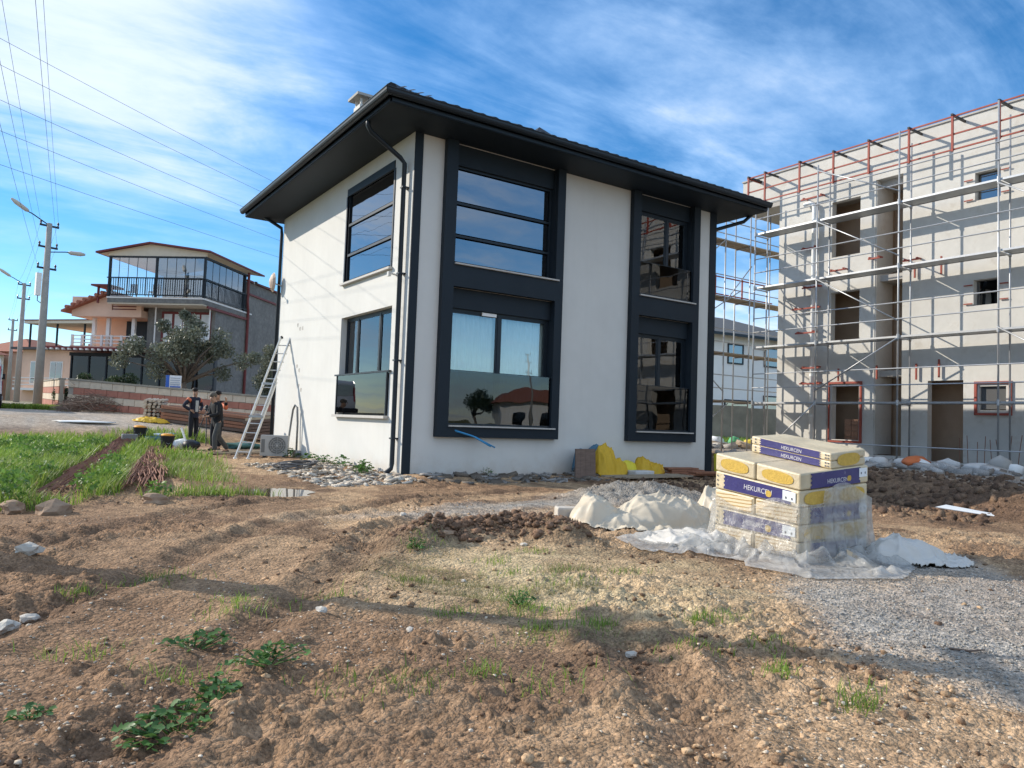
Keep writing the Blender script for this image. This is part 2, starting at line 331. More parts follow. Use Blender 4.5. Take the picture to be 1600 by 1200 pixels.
def micro(x, y):
    rough = .12+.95*sst(.44, .60, fbm(x*.75+3, y*.75, 31, 4))
    dr = seg_d(x, y, RIDGE); rough = np.maximum(rough, 1.4*np.exp(-(dr/.38)**2))
    g = gravel_m(x, y); rough = rough*(1-.85*g)
    n1 = fbm(x*1.9, y*1.9, 41, 4)-.5
    wx = x+.05*(vn(x*9, y*9, 44)-.5); wy = y+.05*(vn(x*9+3, y*9, 45)-.5)
    c1 = crumb(wx*4.2, wy*4.2, 51, .62); c2 = crumb(wx*9.5, wy*9.5, 52, .5); c3 = crumb(wx*21, wy*21, 53, .4); c4 = vn(x*38, y*38, 54)*(vn(x*19+2, y*19, 55) > .45)
    tr = np.sin((x*.80+y*.60)*15+3*vn(x*1.5, y*1.5, 61))*sst(.50, .60, fbm(x*.45-7, y*.45, 62, 2))   # tyre lugs
    heap = np.exp(-(((x-2.0)/1.3)**2+((y+4.7)/1.0)**2)**2)
    r2 = .25+.75*rough
    rd = rut_d(x, y); rut = -.035*np.exp(-(rd/.15)**2)+.026*np.exp(-((rd-.27)/.10)**2)*(.4+1.2*vn(x*3, y*3, 34))+.018*np.sin((x*.62+y*.78)*26+2*vn(x*4, y*4, 35))*np.exp(-(rd/.17)**2)
    return .05*n1+rut*(1-g)+rough*(.026*c1+.026*c2)+r2*(.019*c3+.011*c4)*(1-.6*g)+.016*tr*(1-g)+g*(.008*c3+.008*c4)+heap*(.07*c1+.05*c2+.03*c3)
def gzf(x, y):
    f = 1-.9*sst(8, 14, y)
    return gz(x, y)+micro(x, y)*f*flatmask(x, y)
def flatmask(x, y):
    m = 1-.9*np.exp(-(((x+2.95)/.75)**2+((y+1.7)/.9)**2)**2)
    return m
def axis(lo, hi, fine, dense, far):
    pts = []; v = lo
    while v < hi:
        pts.append(v); s = fine
        if v < dense[0]: s = fine*(1+ (dense[0]-v)*.9)
        if v > dense[1]: s = fine*(1+(v-dense[1])*.55)
        v += min(s, far)
    pts.append(hi); return np.array(pts)
ax = axis(-11, 9, .0195, (-6.9, -1.2), .085); ay = axis(-13.2, 10, .0195, (-12.4, -8.2), .085)
def ext(a, lo, hi):
    l = []; s = .15; v = a[0]
    while v > lo: s *= 1.22; v -= s; l.append(v)
    h = []; s = .15; v = a[-1]
    while v < hi: s *= 1.16; v += s; h.append(v)
    return np.concatenate([l[::-1], a, h])
ax = ext(ax, -700, 900); ay = ext(ay, -500, 1500)
GX, GY = np.meshgrid(ax, ay); near = (GX > -14) & (GX < 14) & (GY > -16) & (GY < 20)
GZ = np.where(near, gzf(GX, GY), gz(GX, GY))
nx, ny = len(ax), len(ay)
idx = np.arange(nx*ny).reshape(ny, nx)
F = np.stack([idx[:-1, :-1], idx[:-1, 1:], idx[1:, 1:], idx[1:, :-1]], -1).reshape(-1, 4)
dry = np.array([.46, .31, .185]); moist = np.array([.25, .152, .09]); dark = np.array([.145, .09, .058]); grav = np.array([.40, .375, .335]); straw = np.array([.53, .42, .25]); gru = np.array([.10, .115, .035]); pale = np.array([.50, .44, .37])
def lerp(a, b, t): return a*(1-t[..., None])+b*t[..., None]
c = np.broadcast_to(dry, GX.shape+(3,)).copy()
c = lerp(c, moist, sst(.42, .62, fbm(GX*.8, GY*.8, 71, 5))*.8)
c = c*(.82+.36*vn(GX*24, GY*24, 72))[..., None]
c = lerp(c, dark, .75*sst(.56, .68, fbm(GX*1.3+9, GY*1.3, 73, 5)))
c = lerp(c, moist, .72*sst(-3.2, -5.8, GX+.6*(fbm(GX*.7, GY*.7, 78)-.5))*(GY < 0))
rd_ = rut_d(GX, GY); c = lerp(c, dark, .55*np.exp(-(rd_/.22)**2)*(GY < 6)*(.4+.9*vn(GX*1.7, GY*1.7, 79)))
dr = seg_d(GX, GY, RIDGE); c = lerp(c, dark, .85*np.exp(-(dr/.42)**4))
c = lerp(c, straw, .85*np.exp(-(((GX+2.7)/1.5)**2+((GY+9.0)/1.6)**2)**2)*(.45+.55*sst(.35, .6, fbm(GX*2, GY*2, 75))))
gm = gravel_m(GX, GY); c = lerp(c, grav, gm*(.55+.45*vn(GX*3, GY*3, 77)))
c = lerp(c, grav*.62, .8*np.exp(-(((GX-2.05)/1.4)**2+((GY+4.7)/1.1)**2)**2))
c = lerp(c, pale, .6*sst(14, 18, GY)*sst(.4, .6, fbm(GX*.5, GY*.5, 79)))
bk = (GX-10.1)*.896-(GY-.6)*.443; c = lerp(c, dark, .8*sst(-.5, .3, bk)*(1-sst(1.6, 2.6, bk)))  # bank strip darkened: the house shadow is put into the soil colour
c = lerp(c, grav*.8, .7*sst(1.8, 3, bk)*(GX < 30))
def grass_m(x, y):
    edge = np.interp(y, [-3.6, -2.8, 0, 4, 8, 12, 16], [-6.2, -5.6, -4.35, -3.9, -3.3, -2.6, -2.4])
    m = sst(.0, .35, edge-x+.5*(fbm(x*1.2, y*1.2, 81)-.5))*sst(-3.5, -3.0, y+.35*(vn(x*2, y*2, 82)-.5))*(1-sst(11, 13.5, y))
    s = np.minimum(seg_d(x, y, STRIP1), seg_d(x, y, STRIP2)); m = m*sst(.22, .42, s)
    m2 = .55*np.exp(-(((x+3.6)/.5)**2+((y-1.9)/2.2)**2)**2)+.7*np.exp(-(((x+4.1)/.85)**2+((y+2.1)/.28)**2)**2)+.8*np.exp(-(((x+3.0)/.5)**2+((y-5.5)/2.6)**2)**2)+.55*np.exp(-(((x+2.0)/1.6)**2+((y-13.2)/1.3)**2)**2)
    far = sst(30, 60, np.hypot(x, y))*.5
    return np.clip(np.maximum(m, m2), 0, 1)
c = lerp(c, gru, grass_m(GX, GY)*.8)
c = lerp(c, np.array([.16, .17, .07]), .8*sst(40, 70, np.hypot(GX, GY)))
c = lerp(c, gru, .7*sst(9, 14, GX)*sst(9, 13, GY)*(1-sst(26, 30, GY)))
c = lerp(c, dark*.9, .8*np.exp(-(((GX+2.95)/.8)**2+((GY+1.6)/.8)**2)**2))
gm_ = bpy.data.materials.new('soil'); gm_.use_nodes = True; t = gm_.node_tree; n = t.nodes; l = t.links; b = n['Principled BSDF']; b.inputs['Roughness'].default_value = .93; b.inputs['Specular IOR Level'].default_value = .15
va = n.new('ShaderNodeVertexColor'); va.layer_name = 'Col'; tcn = n.new('ShaderNodeTexCoord')
def gn(s, d, r): q = n.new('ShaderNodeTexNoise'); q.inputs['Scale'].default_value = s; q.inputs['Detail'].default_value = d; q.inputs['Roughness'].default_value = r; l.new(tcn.outputs['Object'], q.inputs['Vector']); return q
q1 = gn(7, 6, .6); q2 = gn(48, 3, .6)
mr = n.new('ShaderNodeMapRange'); mr.inputs[1].default_value = .3; mr.inputs[2].default_value = .72; mr.inputs[3].default_value = .6; mr.inputs[4].default_value = 1.35; l.new(q1.outputs['Fac'], mr.inputs[0])
mr2 = n.new('ShaderNodeMapRange'); mr2.inputs[1].default_value = .35; mr2.inputs[2].default_value = .7; mr2.inputs[3].default_value = .62; mr2.inputs[4].default_value = 1.45; l.new(q2.outputs['Fac'], mr2.inputs[0])
mm = n.new('ShaderNodeMath'); mm.operation = 'MULTIPLY'; l.new(mr.outputs[0], mm.inputs[0]); l.new(mr2.outputs[0], mm.inputs[1])
mu = n.new('ShaderNodeMix'); mu.data_type = 'RGBA'; mu.blend_type = 'MULTIPLY'; mu.inputs['Factor'].default_value = 1; l.new(va.outputs[0], mu.inputs['A']); l.new(mm.outputs[0], mu.inputs['B']); l.new(mu.outputs['Result'], b.inputs['Base Color'])
qb = gn(30, 5, .65)
def vor(sc_):
    q = n.new('ShaderNodeTexVoronoi'); q.inputs['Scale'].default_value = sc_; q.inputs['Randomness'].default_value = 1; dm = n.new('ShaderNodeVectorMath'); dm.operation = 'MULTIPLY_ADD'; l.new(q2.outputs['Color'], dm.inputs[0]); dm.inputs[1].default_value = (.006, .006, .006); l.new(tcn.outputs['Object'], dm.inputs[2]); l.new(dm.outputs[0], q.inputs['Vector'])
    p = n.new('ShaderNodeMath'); p.operation = 'POWER'; l.new(q.outputs['Distance'], p.inputs[0]); p.inputs[1].default_value = 2.0; return p.outputs[0]
v1, v2 = vor(34), vor(75)
def mad(a, k, b_): q = n.new('ShaderNodeMath'); q.operation = 'MULTIPLY_ADD'; l.new(a, q.inputs[0]); q.inputs[1].default_value = k; l.new(b_, q.inputs[2]); return q.outputs[0]
hsum = mad(v2, -.35, mad(v1, -.9, qb.outputs['Fac']))
bp = n.new('ShaderNodeBump'); bp.inputs['Strength'].default_value = .85; bp.inputs['Distance'].default_value = .02; l.new(hsum, bp.inputs['Height']); l.new(bp.outputs[0], b.inputs['Normal'])
gmk = npmesh('ground', np.stack([GX.ravel(), GY.ravel(), GZ.ravel()], 1), F, gm_, smooth=True, kind='structure', cols=c.reshape(-1, 3))
def G(x, y): return float(gzf(np.array([x]), np.array([y]))[0])
def G0(x, y): return float(gz(np.array([x]), np.array([y]))[0])

# scattered clods, pebbles and chips (uncountable)
def ico(sub):
    bm = bmesh.new(); bmesh.ops.create_icosphere(bm, subdivisions=sub, radius=1); V = np.array([v.co[:] for v in bm.verts]); Fc = np.array([[x.index for x in f.verts] for f in bm.faces]); bm.free(); return V, Fc
I1, F1 = ico(1); I2, F2 = ico(2)
def scatter(name, P, S, m, base=(I1, F1), flat=.7, amp=.35, sink=.3, cols=None, parent=None, zf=gzf):
    V0, F0 = base; n_ = len(P); k = len(V0)
    nz = 1+amp*(rng.random((n_, k, 1))-.5)*2
    sc3 = S[:, None, None]*(1+.5*(rng.random((n_, 1, 3))-.5)); sc3[..., 2] *= flat
    V = V0[None]*nz*sc3; a = rng.random(n_)*6.28; ca, sa = np.cos(a)[:, None], np.sin(a)[:, None]
    x = V[..., 0]*ca-V[..., 1]*sa; y = V[..., 0]*sa+V[..., 1]*ca
    z0 = zf(P[:, 0], P[:, 1])+S*flat*(1-2*sink)
    V = np.stack([x+P[:, 0:1], y+P[:, 1:2], V[..., 2]+z0[:, None]], -1).reshape(-1, 3)
    Fm = (F0[None]+(np.arange(n_)*k)[:, None, None]).reshape(-1, 3)
    cc = None if cols is None else np.repeat(cols, k, 0)
    o = npmesh(name, V, Fm, m, parent, smooth=False, cols=cc); o['kind'] = 'stuff'; return o
def near_pts(n_, keep, lo=2.3, hi=16):
    # denser towards the viewer's side of the lot, along the whole lot width
    out = []
    while sum(map(len, out)) < n_:
        m_ = n_*3; d = lo*(hi/lo)**rng.random(m_); a = R(33.9)+(rng.random(m_)-.5)*R(86)
        P = np.stack([CAM.x+d*np.sin(a), CAM.y+d*np.cos(a)], 1); k = rng.random(m_) < keep(P[:, 0], P[:, 1]); out.append(P[k])
    return np.concatenate(out)[:n_]
notin = lambda x, y: ((x < -.05) | (y < -.25)) & ~((x > -.65) & (x < .75) & (y > -9.8) & (y < -8.2))
soilm = bpy.data.materials.new('soil_clod'); soilm.use_nodes = True; t = soilm.node_tree; n = t.nodes; l = t.links; b = n['Principled BSDF']; b.inputs['Roughness'].default_value = .95; b.inputs['Specular IOR Level'].default_value = .1
va = n.new('ShaderNodeVertexColor'); va.layer_name = 'Col'; tcn = n.new('ShaderNodeTexCoord'); q = n.new('ShaderNodeTexNoise'); q.inputs['Scale'].default_value = 60; q.inputs['Detail'].default_value = 5; l.new(tcn.outputs['Object'], q.inputs['Vector'])
mr = n.new('ShaderNodeMapRange'); mr.inputs[1].default_value = .3; mr.inputs[2].default_value = .7; mr.inputs[3].default_value = .65; mr.inputs[4].default_value = 1.35; l.new(q.outputs['Fac'], mr.inputs[0])
mu = n.new('ShaderNodeMix'); mu.data_type = 'RGBA'; mu.blend_type = 'MULTIPLY'; mu.inputs['Factor'].default_value = 1; l.new(va.outputs[0], mu.inputs['A']); l.new(mr.outputs[0], mu.inputs['B']); l.new(mu.outputs['Result'], b.inputs['Base Color'])
bp = n.new('ShaderNodeBump'); bp.inputs['Strength'].default_value = .7; bp.inputs['Distance'].default_value = .02; l.new(q.outputs['Fac'], bp.inputs['Height']); l.new(bp.outputs[0], b.inputs['Normal'])
rough_k = lambda x, y: np.where(notin(x, y), (1-.93*gravel_m(x, y))*(.06+.94*sst(.45, .62, fbm(x*.7, y*.7, 91)))*(1-grass_m(x, y)), 0)
P = near_pts(5200, rough_k); S = .004+.022*rng.random(len(P))**4
cc = lerp(dry, dark, sst(.35, .6, fbm(P[:, 0]*1.3+9, P[:, 1]*1.3, 73, 5)))*(.8+.5*rng.random((len(P), 1)))
o = scatter('soil_clods', P, S, soilm, (I1, F1), .7, .4, .35, cc); tag(o, 'loose brown clods of churned earth across the muddy lot', 'soil')
# clods along the dug ridge
t_ = rng.random(900); ii = (t_*4).astype(int); f_ = t_*4-ii; A_ = np.array(RIDGE); P = A_[ii]*(1-f_[:, None])+A_[ii+1]*f_[:, None]+rng.normal(0, .17, (900, 2))
S = .010+.040*rng.random(900)**2.5
o = scatter('ridge_clods', P, S, soilm, (I2, F2), .7, .36, .35, np.array([.19, .12, .08])*(.7+.7*rng.random((900, 1)))); tag(o, 'dark lumpy soil heaped in a curved ridge before the house', 'soil')
chip_k = lambda x, y: np.where(notin(x, y), .05+.95*np.clip(sst(.5, .68, fbm(x*.9+40, y*.9, 95))+1.2*np.exp(-((x+3.2)/1.1)**2-((y+12.0)/.7)**2), 0, 1), 0)
P = near_pts(5200, chip_k, 2.3, 12); S = .003+.009*rng.random(len(P))**4
o = scatter('pale_chips', P, S, soilm, (I1, F1), .55, .4, .2, np.array([.66, .56, .44])*(.55+.55*rng.random((len(P), 1)))); tag(o, 'tiny pale stone chips sprinkled over the brown soil', 'stone chips')
P = near_pts(9000, lambda x, y: np.where(notin(x, y), gravel_m(x, y), 0)*(y < 0), 2.3, 13); S = .003+.0075*rng.random(len(P))**2
o = scatter('grey_gravel', P, S, soilm, (I1, F1), .7, .35, .2, np.array([.37, .35, .315])*(.68+.5*rng.random((len(P), 1)))); tag(o, 'fine grey gravel spread over the ground and the heap', 'gravel')
# rubble strip beside the lit wall: flat broken pieces
def slabs(name, n_, x0, x1, y0, y1, smin, smax, cols, lab, catg, tilt=.35, zf=gzf, hh=.18):
    V = []; Fc = []; C = []
    B = np.array([(-1, -1, -1), (1, -1, -1), (1, 1, -1), (-1, 1, -1), (-1, -1, 1), (1, -1, 1), (1, 1, 1), (-1, 1, 1)], float); FF = np.array([(0, 3, 2, 1), (4, 5, 6, 7), (0, 1, 5, 4), (1, 2, 6, 5), (2, 3, 7, 6), (3, 0, 4, 7)])
    XS = x0+(x1-x0)*rng.random(n_); YS = y0+(y1-y0)*rng.random(n_); ZS = zf(XS, YS)
    for i in range(n_):
        x, y = XS[i], YS[i]; s = smin+(smax-smin)*rng.random()**2
        M_ = Matrix.Rotation(rng.random()*6.28, 3, 'Z') @ Matrix.Rotation((rng.random()-.5)*2*tilt, 3, 'X') @ Matrix.Rotation((rng.random()-.5)*2*tilt, 3, 'Y')
        v = B*np.array([s, s*(.3+.5*rng.random()), s*hh*(.6+.8*rng.random())])*(1+.25*(rng.random((8, 3))-.5)); v = v @ np.array(M_).T
        v += [x, y, ZS[i]+s*.12]; V.append(v); Fc.append(FF+8*i); C += [np.array(cols[rng.integers(len(cols))])*(.75+.4*rng.random())]*8
    o = npmesh(name, np.concatenate(V), np.concatenate(Fc), soilm, cols=np.array(C)); o['kind'] = 'stuff'; return tag(o, lab, catg)
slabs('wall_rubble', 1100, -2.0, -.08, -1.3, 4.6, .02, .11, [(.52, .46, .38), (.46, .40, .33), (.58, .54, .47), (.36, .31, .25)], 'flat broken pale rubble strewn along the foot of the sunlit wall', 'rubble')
slabs('shade_rubble', 200, .2, 4.6, -1.3, -.1, .03, .16, [(.24, .22, .20), (.33, .31, .29), (.18, .15, .12)], 'broken rubble along the foot of the shaded facade, coloured shade dark', 'rubble')  # darker copy of the wall rubble, the facade's shade put into its colours
# puddle
pm = bpy.data.materials.new('puddle_water'); pm.use_nodes = True; b = pm.node_tree.nodes['Principled BSDF']; b.inputs['Base Color'].default_value = (.10, .075, .055, 1); b.inputs['Roughness'].default_value = .03; b.inputs['Specular IOR Level'].default_value = .6
qn = pm.node_tree.nodes.new('ShaderNodeTexNoise'); qn.inputs['Scale'].default_value = 14; bq = pm.node_tree.nodes.new('ShaderNodeBump'); bq.inputs['Strength'].default_value = .02; pm.node_tree.links.new(qn.outputs['Fac'], bq.inputs['Height']); pm.node_tree.links.new(bq.outputs[0], b.inputs['Normal'])
m = MB(); pts = [(-2.95+(.60+.15*math.sin(3*a)+.08*math.sin(5*a+1))*math.cos(a), -1.7+(.80+.1*math.cos(2*a))*math.sin(a)) for a in [k*2*math.pi/40 for k in range(40)]]
zp = G0(-2.95, -1.6)+.018
m.add([(-2.95, -1.6, zp)]+[(x, y, zp) for x, y in pts], [(0, i+1, (i+1) % 40+1) for i in range(40)])
o = m.build('puddle', pm, kind='structure')
# ------------------------------------------------------------------ wall with openings
def wallgrid(m, Fn, us, zs, holes, d0, d1):
    """front skin at d0, back skin at d1, with rectangular holes (u0,u1,z0,z1) and their reveals"""
    U = sorted(set([us[0], us[1]]+[h for q in holes for h in q[:2]])); Z = sorted(set([zs[0], zs[1]]+[h for q in holes for h in q[2:]]))
    def hole(u, z): return any(q[0] < u < q[1] and q[2] < z < q[3] for q in holes)
    for i in range(len(U)-1):
        for j in range(len(Z)-1):
            if hole((U[i]+U[i+1])/2, (Z[j]+Z[j+1])/2): continue
            for d in (d0, d1):
                m.add([Fn(U[i], d, Z[j]), Fn(U[i+1], d, Z[j]), Fn(U[i+1], d, Z[j+1]), Fn(U[i], d, Z[j+1])], [(0, 1, 2, 3)])
    for q in holes+[(us[0], us[1], zs[0], zs[1])]:
        a, b, c_, e = q
        for (p1, p2) in (((a, c_), (b, c_)), ((b, c_), (b, e)), ((b, e), (a, e)), ((a, e), (a, c_))):
            m.add([Fn(p1[0], d0, p1[1]), Fn(p2[0], d0, p2[1]), Fn(p2[0], d1, p2[1]), Fn(p1[0], d1, p1[1])], [(0, 1, 2, 3)])
    return m
FY = lambda u, d, z: (u, d, z)       # facade along X (depth = y)
FX = lambda u, d, z: (d, u, z)       # facade along Y (depth = x)
def frame_rect(m, Fn, u0_, u1_, z0, z1, w, d0, d1):
    m.box(Fn(u0_, d0, z0), Fn(u0_+w, d1, z1)); m.box(Fn(u1_-w, d0, z0), Fn(u1_, d1, z1))
    m.box(Fn(u0_+w, d0, z0), Fn(u1_-w, d1, z0+w)); m.box(Fn(u0_+w, d0, z1-w), Fn(u1_-w, d1, z1))
def window(parent, Fn, u0_, u1_, z0, z1, d, ub=(), zb=(), fw_=.06, gl=None, fm=None, sash=True, bar=.09, dd=.07):
    """frame with vertical bars at ub and horizontal bars at zb; every pane a sub-part"""
    m = MB(); frame_rect(m, Fn, u0_, u1_, z0, z1, fw_, d, d+dd)
    for u in ub: m.box(Fn(u-bar/2, d, z0+fw_), Fn(u+bar/2, d+dd, z1-fw_))
    us = [u0_+fw_]+[x for u in ub for x in (u-bar/2, u+bar/2)]+[u1_-fw_]; zs_ = [z0+fw_]+[x for z in zb for x in (z-bar/2, z+bar/2)]+[z1-fw_]
    for k in range(0, len(us), 2):
        for z in zb: m.box(Fn(us[k], d, z-bar/2), Fn(us[k+1], d+dd, z+bar/2))
    wo = m.build('window', fm or ANTHM, parent)
    for i in range(0, len(us), 2):
        for j in range(0, len(zs_), 2):
            if sash:
                s_ = MB(); frame_rect(s_, Fn, us[i]+.002, us[i+1]-.002, zs_[j]+.002, zs_[j+1]-.002, .035, d+.012, d+.055); s_.build('sash', fm or ANTHM, wo)
            p_ = MB().box(Fn(us[i]+.03, d+.03, zs_[j]+.03), Fn(us[i+1]-.03, d+.036, zs_[j+1]-.03)); p_.build('pane', gl or GLASS, wo)
    return wo
W_, D_, H_ = 9.17, 8.86, 7.15
house = thing('white_house', 'two storey white rendered house with anthracite trim and wide hipped roof', 'house', (0, 0, 0))
LW = [(.92, 3.60, 4.46, 6.76), (.76, 3.68, 1.27, 3.62)]                   # openings of the lit wall (y0,y1,z0,z1)
RA, RB = (.70, 3.86), (6.02, 8.435)                                        # projecting frames of the shaded facade
oA = [(.97, 3.64, 4.55, 7.148), (.97, 3.66, 1.13, 4.05)]; oB = [(6.28, 8.20, 4.55, 7.148), (6.28, 8.22, 1.13, 4.03)]
m = MB(); wallgrid(m, FY, (0, W_), (-.3, H_), oA+oB, 0, .25); m.build('front_wall', STUCCO, house)
m = MB(); wallgrid(m, FX, (.25, D_), (-.3, H_), LW, .0, .25); m.build('side_wall', STUCCO, house)
m = MB().box((.25, D_-.25, -.3), (W_, D_, H_)); m.build('rear_wall', STUCCO, house)
m = MB().box((W_-.25, .25, -.3), (W_, D_-.25, H_)); m.build('end_wall', STUCCO, house)
m = MB().box((.25, .25, .15), (W_-.25, D_-.25, .35)); m.build('floor_slab', INT, house)
m = MB().box((.25, .25, 3.72), (W_-.25, D_-.25, 4.0)); m.build('floor_slab', INT, house)
m = MB().box((4.7, .252, .35), (4.85, D_-.252, 3.72)).box((.252, 4.2, .35), (4.7, 4.35, 3.72)); m.build('partition', INT, house)
m = MB().box((4.7, .252, 4.0), (4.85, D_-.252, H_)).box((.252, 4.2, 4.0), (4.7, 4.35, H_)); m.build('partition', INTD, house)
# corner trims
for x0_, x1_ in ((0.004, .19), (W_-.22, W_+.03)):
    MB().box((x0_, -.025, -.25), (x1_, -.0, H_)).build('corner_trim', ANTH, house)
# projecting window surrounds
def surround(x0_, x1_, op):
    m = MB(); up_, lo_ = op; d0 = -.14; i0, i1 = up_[0], up_[1]
    m.box((x0_, d0, .874), (i0, 0, H_)); m.box((i1, d0, .874), (x1_, 0, H_))
    m.box((i0, d0, .874), (i1, 0, lo_[2]-.03)); m.box((i0, d0, lo_[3]), (i1, 0, up_[2]-.04))
    s_ = m.build('window_surround', ANTH, house)
    # white render cheek beside the surround
    for o_ in op:
        q = MB(); q.box((o_[0]-.001, d0-.05, o_[2]-.035), (o_[1]+.08, .08, o_[2]-.003)); q.build('sill', SILL, s_)
        z1_ = H_ if o_ is up_ else o_[3]   # dark painted reveals
        MB().box((o_[0]-.003, .0, o_[2]), (o_[0]+.012, .24, z1_)).build('reveal', ANTH, s_); MB().box((o_[1]-.012, -.02, o_[2]), (o_[1]+.003, .24, z1_)).build('reveal', ANTH, s_)
    return s_
sA = surround(*RA, oA); sB = surround(*RB, oB)
def shutter_box(x0_, x1_, z0, z1):
    MB().box((x0_, .04, z0), (x1_, .24, z1)).build('shutter_box', ANTH, house)
dW = .11
shutter_box(.982, 3.628, 6.70, 7.15); shutter_box(.982, 3.648, 3.62, 4.05); shutter_box(6.292, 8.188, 6.74, 7.15); shutter_box(6.292, 8.208, 3.60, 4.03)
window(house, FY, .985, 3.625, 4.56, 6.70, dW, (), (5.19, 5.90), .05, GLASSD, sash=False, bar=.05)
window(house, FY, .985, 3.645, 1.14, 3.62, dW, (2.30,), (), .055, GLASS, bar=.07)
window(house, FY, 6.295, 8.185, 4.56, 6.74, dW, (7.44,), (), .055, GLASS, bar=.07)
window(house, FY, 6.295, 8.205, 1.14, 3.60, dW, (7.25,), (), .055, GLASS, bar=.07)
for (x0_, x1_, z0, z1) in ((.99, 3.64, 1.17, 2.28), (6.30, 8.18, 4.60, 5.40), (6.30, 8.20, 1.17, 2.28)):
    bl = MB().box((x0_, -.075, z0), (x1_, -.063, z1)).build('balustrade_glass', GLASSB, house)
    MB().box((x0_, -.080, z1), (x1_, -.058, z1+.012)).build('edge_strip', ANTHM, bl)
    MB().box((x0_, -.085, z0-.035), (x1_, -.05, z0)).build('base_channel', ANTHM, bl)
MB().box((1.83, .075, 3.53), (2.2, .1, 3.60)).build('window_sticker', WHITEP, house)
# lit wall windows
u = LW[0]; window(house, FX, u[0], u[1], u[2]+.0, u[3], .02, (), (5.15, 5.90), .055, GLASSD, sash=False, bar=.06)
MB().box((-.02, u[0]-.02, u[3]-.14), (.03, u[1]+.02, u[3]+.04)).build('shutter_box', ANTHM, house)
MB().box((-.02, u[0]-.06, u[2]), (.02, u[0], u[3]-.14)).build('window_casing', ANTHM, house); MB().box((-.02, u[1], u[2]), (.02, u[1]+.06, u[3]-.14)).build('window_casing', ANTHM, house)
MB().box((-.10, u[0]-.10, u[2]-.05), (.05, u[1]+.10, u[2]-.002)).build('sill', SILL, house)
u = LW[1]; window(house, FX, u[0], u[1], u[2], u[3], .15, (1.70, 2.98), (), .055, GLASS, bar=.07)
MB().box((-.12, u[0]-.06, u[2]-.06), (.14, u[1]+.06, u[2]-.002)).build('sill', SILL, house)
bl = MB().box((-.045, u[0]+.02, u[2]+.05), (-.033, u[1]-.02, 2.20)).build('balustrade_glass', GLASSB, house)
MB().box((-.07, u[0]-.12, 2.20), (-.01, u[1]+.12, 2.235)).build('handrail', ANTHM, bl)
MB().box((-.06, u[0]-.0, u[2]), (-.02, u[0]+.03, 2.20)).build('side_post', ANTHM, bl); MB().box((-.06, u[1]-.03, u[2]), (-.02, u[1], 2.20)).build('side_post', ANTHM, bl)
# curtains
def curtain(p, q, z0, z1, n_, amp, m_, label, ax_):
    m = MB(); p = Vector((*p, 0)); q = Vector((*q, 0)); d = (q-p); nrm = Vector((-d.y, d.x, 0)).normalized(); k = n_*6; vs = []
    for i in range(k+1):
        c_ = p+d*i/k+nrm*amp*math.sin(i/6*2*math.pi+.6*math.sin(i*.7)); vs += [(c_.x, c_.y, z0), (c_.x, c_.y, z1)]
    m.add(vs, [(2*i, 2*i+2, 2*i+3, 2*i+1) for i in range(k)])
    o = m.build('curtain', m_, None, smooth=True); s_ = o.modifiers.new('solid', 'SOLIDIFY'); s_.thickness = .004; return tag(o, label, 'curtain')
curtain((1.03, .232), (3.6, .232), .36, 3.62, 22, .016, CURT, 'pale sheer curtain behind the two pane ground floor window', 0)
curtain((6.34, .232), (8.16, .232), 2.0, 3.6, 14, .014, CURT, 'pale sheer curtain behind the narrow ground floor window', 0)
curtain((6.34, .232), (8.14, .232), 4.9, 6.74, 14, .014, CURT, 'pale sheer curtain behind the narrow upper floor window', 0)
curtain((.30, .95), (.30, 1.55), .36, 3.15, 6, .03, CURTG, 'pale green curtain bunched at the end of the three pane window', 1)
curtain((.32, 1.80), (.32, 2.75), .36, 3.12, 9, .03, CURTG, 'pale green pleated curtain in the middle of the three pane window', 1)
# ------------------------------------------------------------------ roof
OV = 1.03; ZE = 7.36; TP = .42
ex0, ex1, ey0, ey1 = -OV, W_+OV-.15, -OV, D_+OV-.45
m = MB()          # soffit
m.add([(ex0+.06, ey0+.06, H_), (ex1-.06, ey0+.06, H_), (ex1-.06, ey1-.06, H_), (ex0+.06, ey1-.06, H_), (0, 0, H_), (W_, 0, H_), (W_, D_, H_), (0, D_, H_)],
      [(0, 1, 5, 4), (1, 2, 6, 5), (2, 3, 7, 6), (3, 0, 4, 7)])
m.box((ex0+.02, ey0+.02, H_+.004), (ex1-.02, ey1-.02, H_+.02)); m.build('soffit', ANTH, house)
m = MB()          # hipped covering (thick slab, tiles on top along the eaves)
hx = (ey1-ey0)/2; zr = ZE+hx*TP; ym = (ey0+ey1)/2
A = [(ex0, ey0, ZE), (ex1, ey0, ZE), (ex1, ey1, ZE), (ex0, ey1, ZE), (ex0+hx, ym, zr), (ex1-hx, ym, zr)]
m.add(A+[(x, y, z-.12) for x, y, z in A[:4]], [(0, 1, 5, 4), (1, 2, 5), (2, 3, 4, 5), (3, 0, 4), (0, 6, 7, 1), (1, 7, 8, 2), (2, 8, 9, 3), (3, 9, 6, 0), (9, 8, 7, 6)])
roof = m.build('roof', TILE, house)
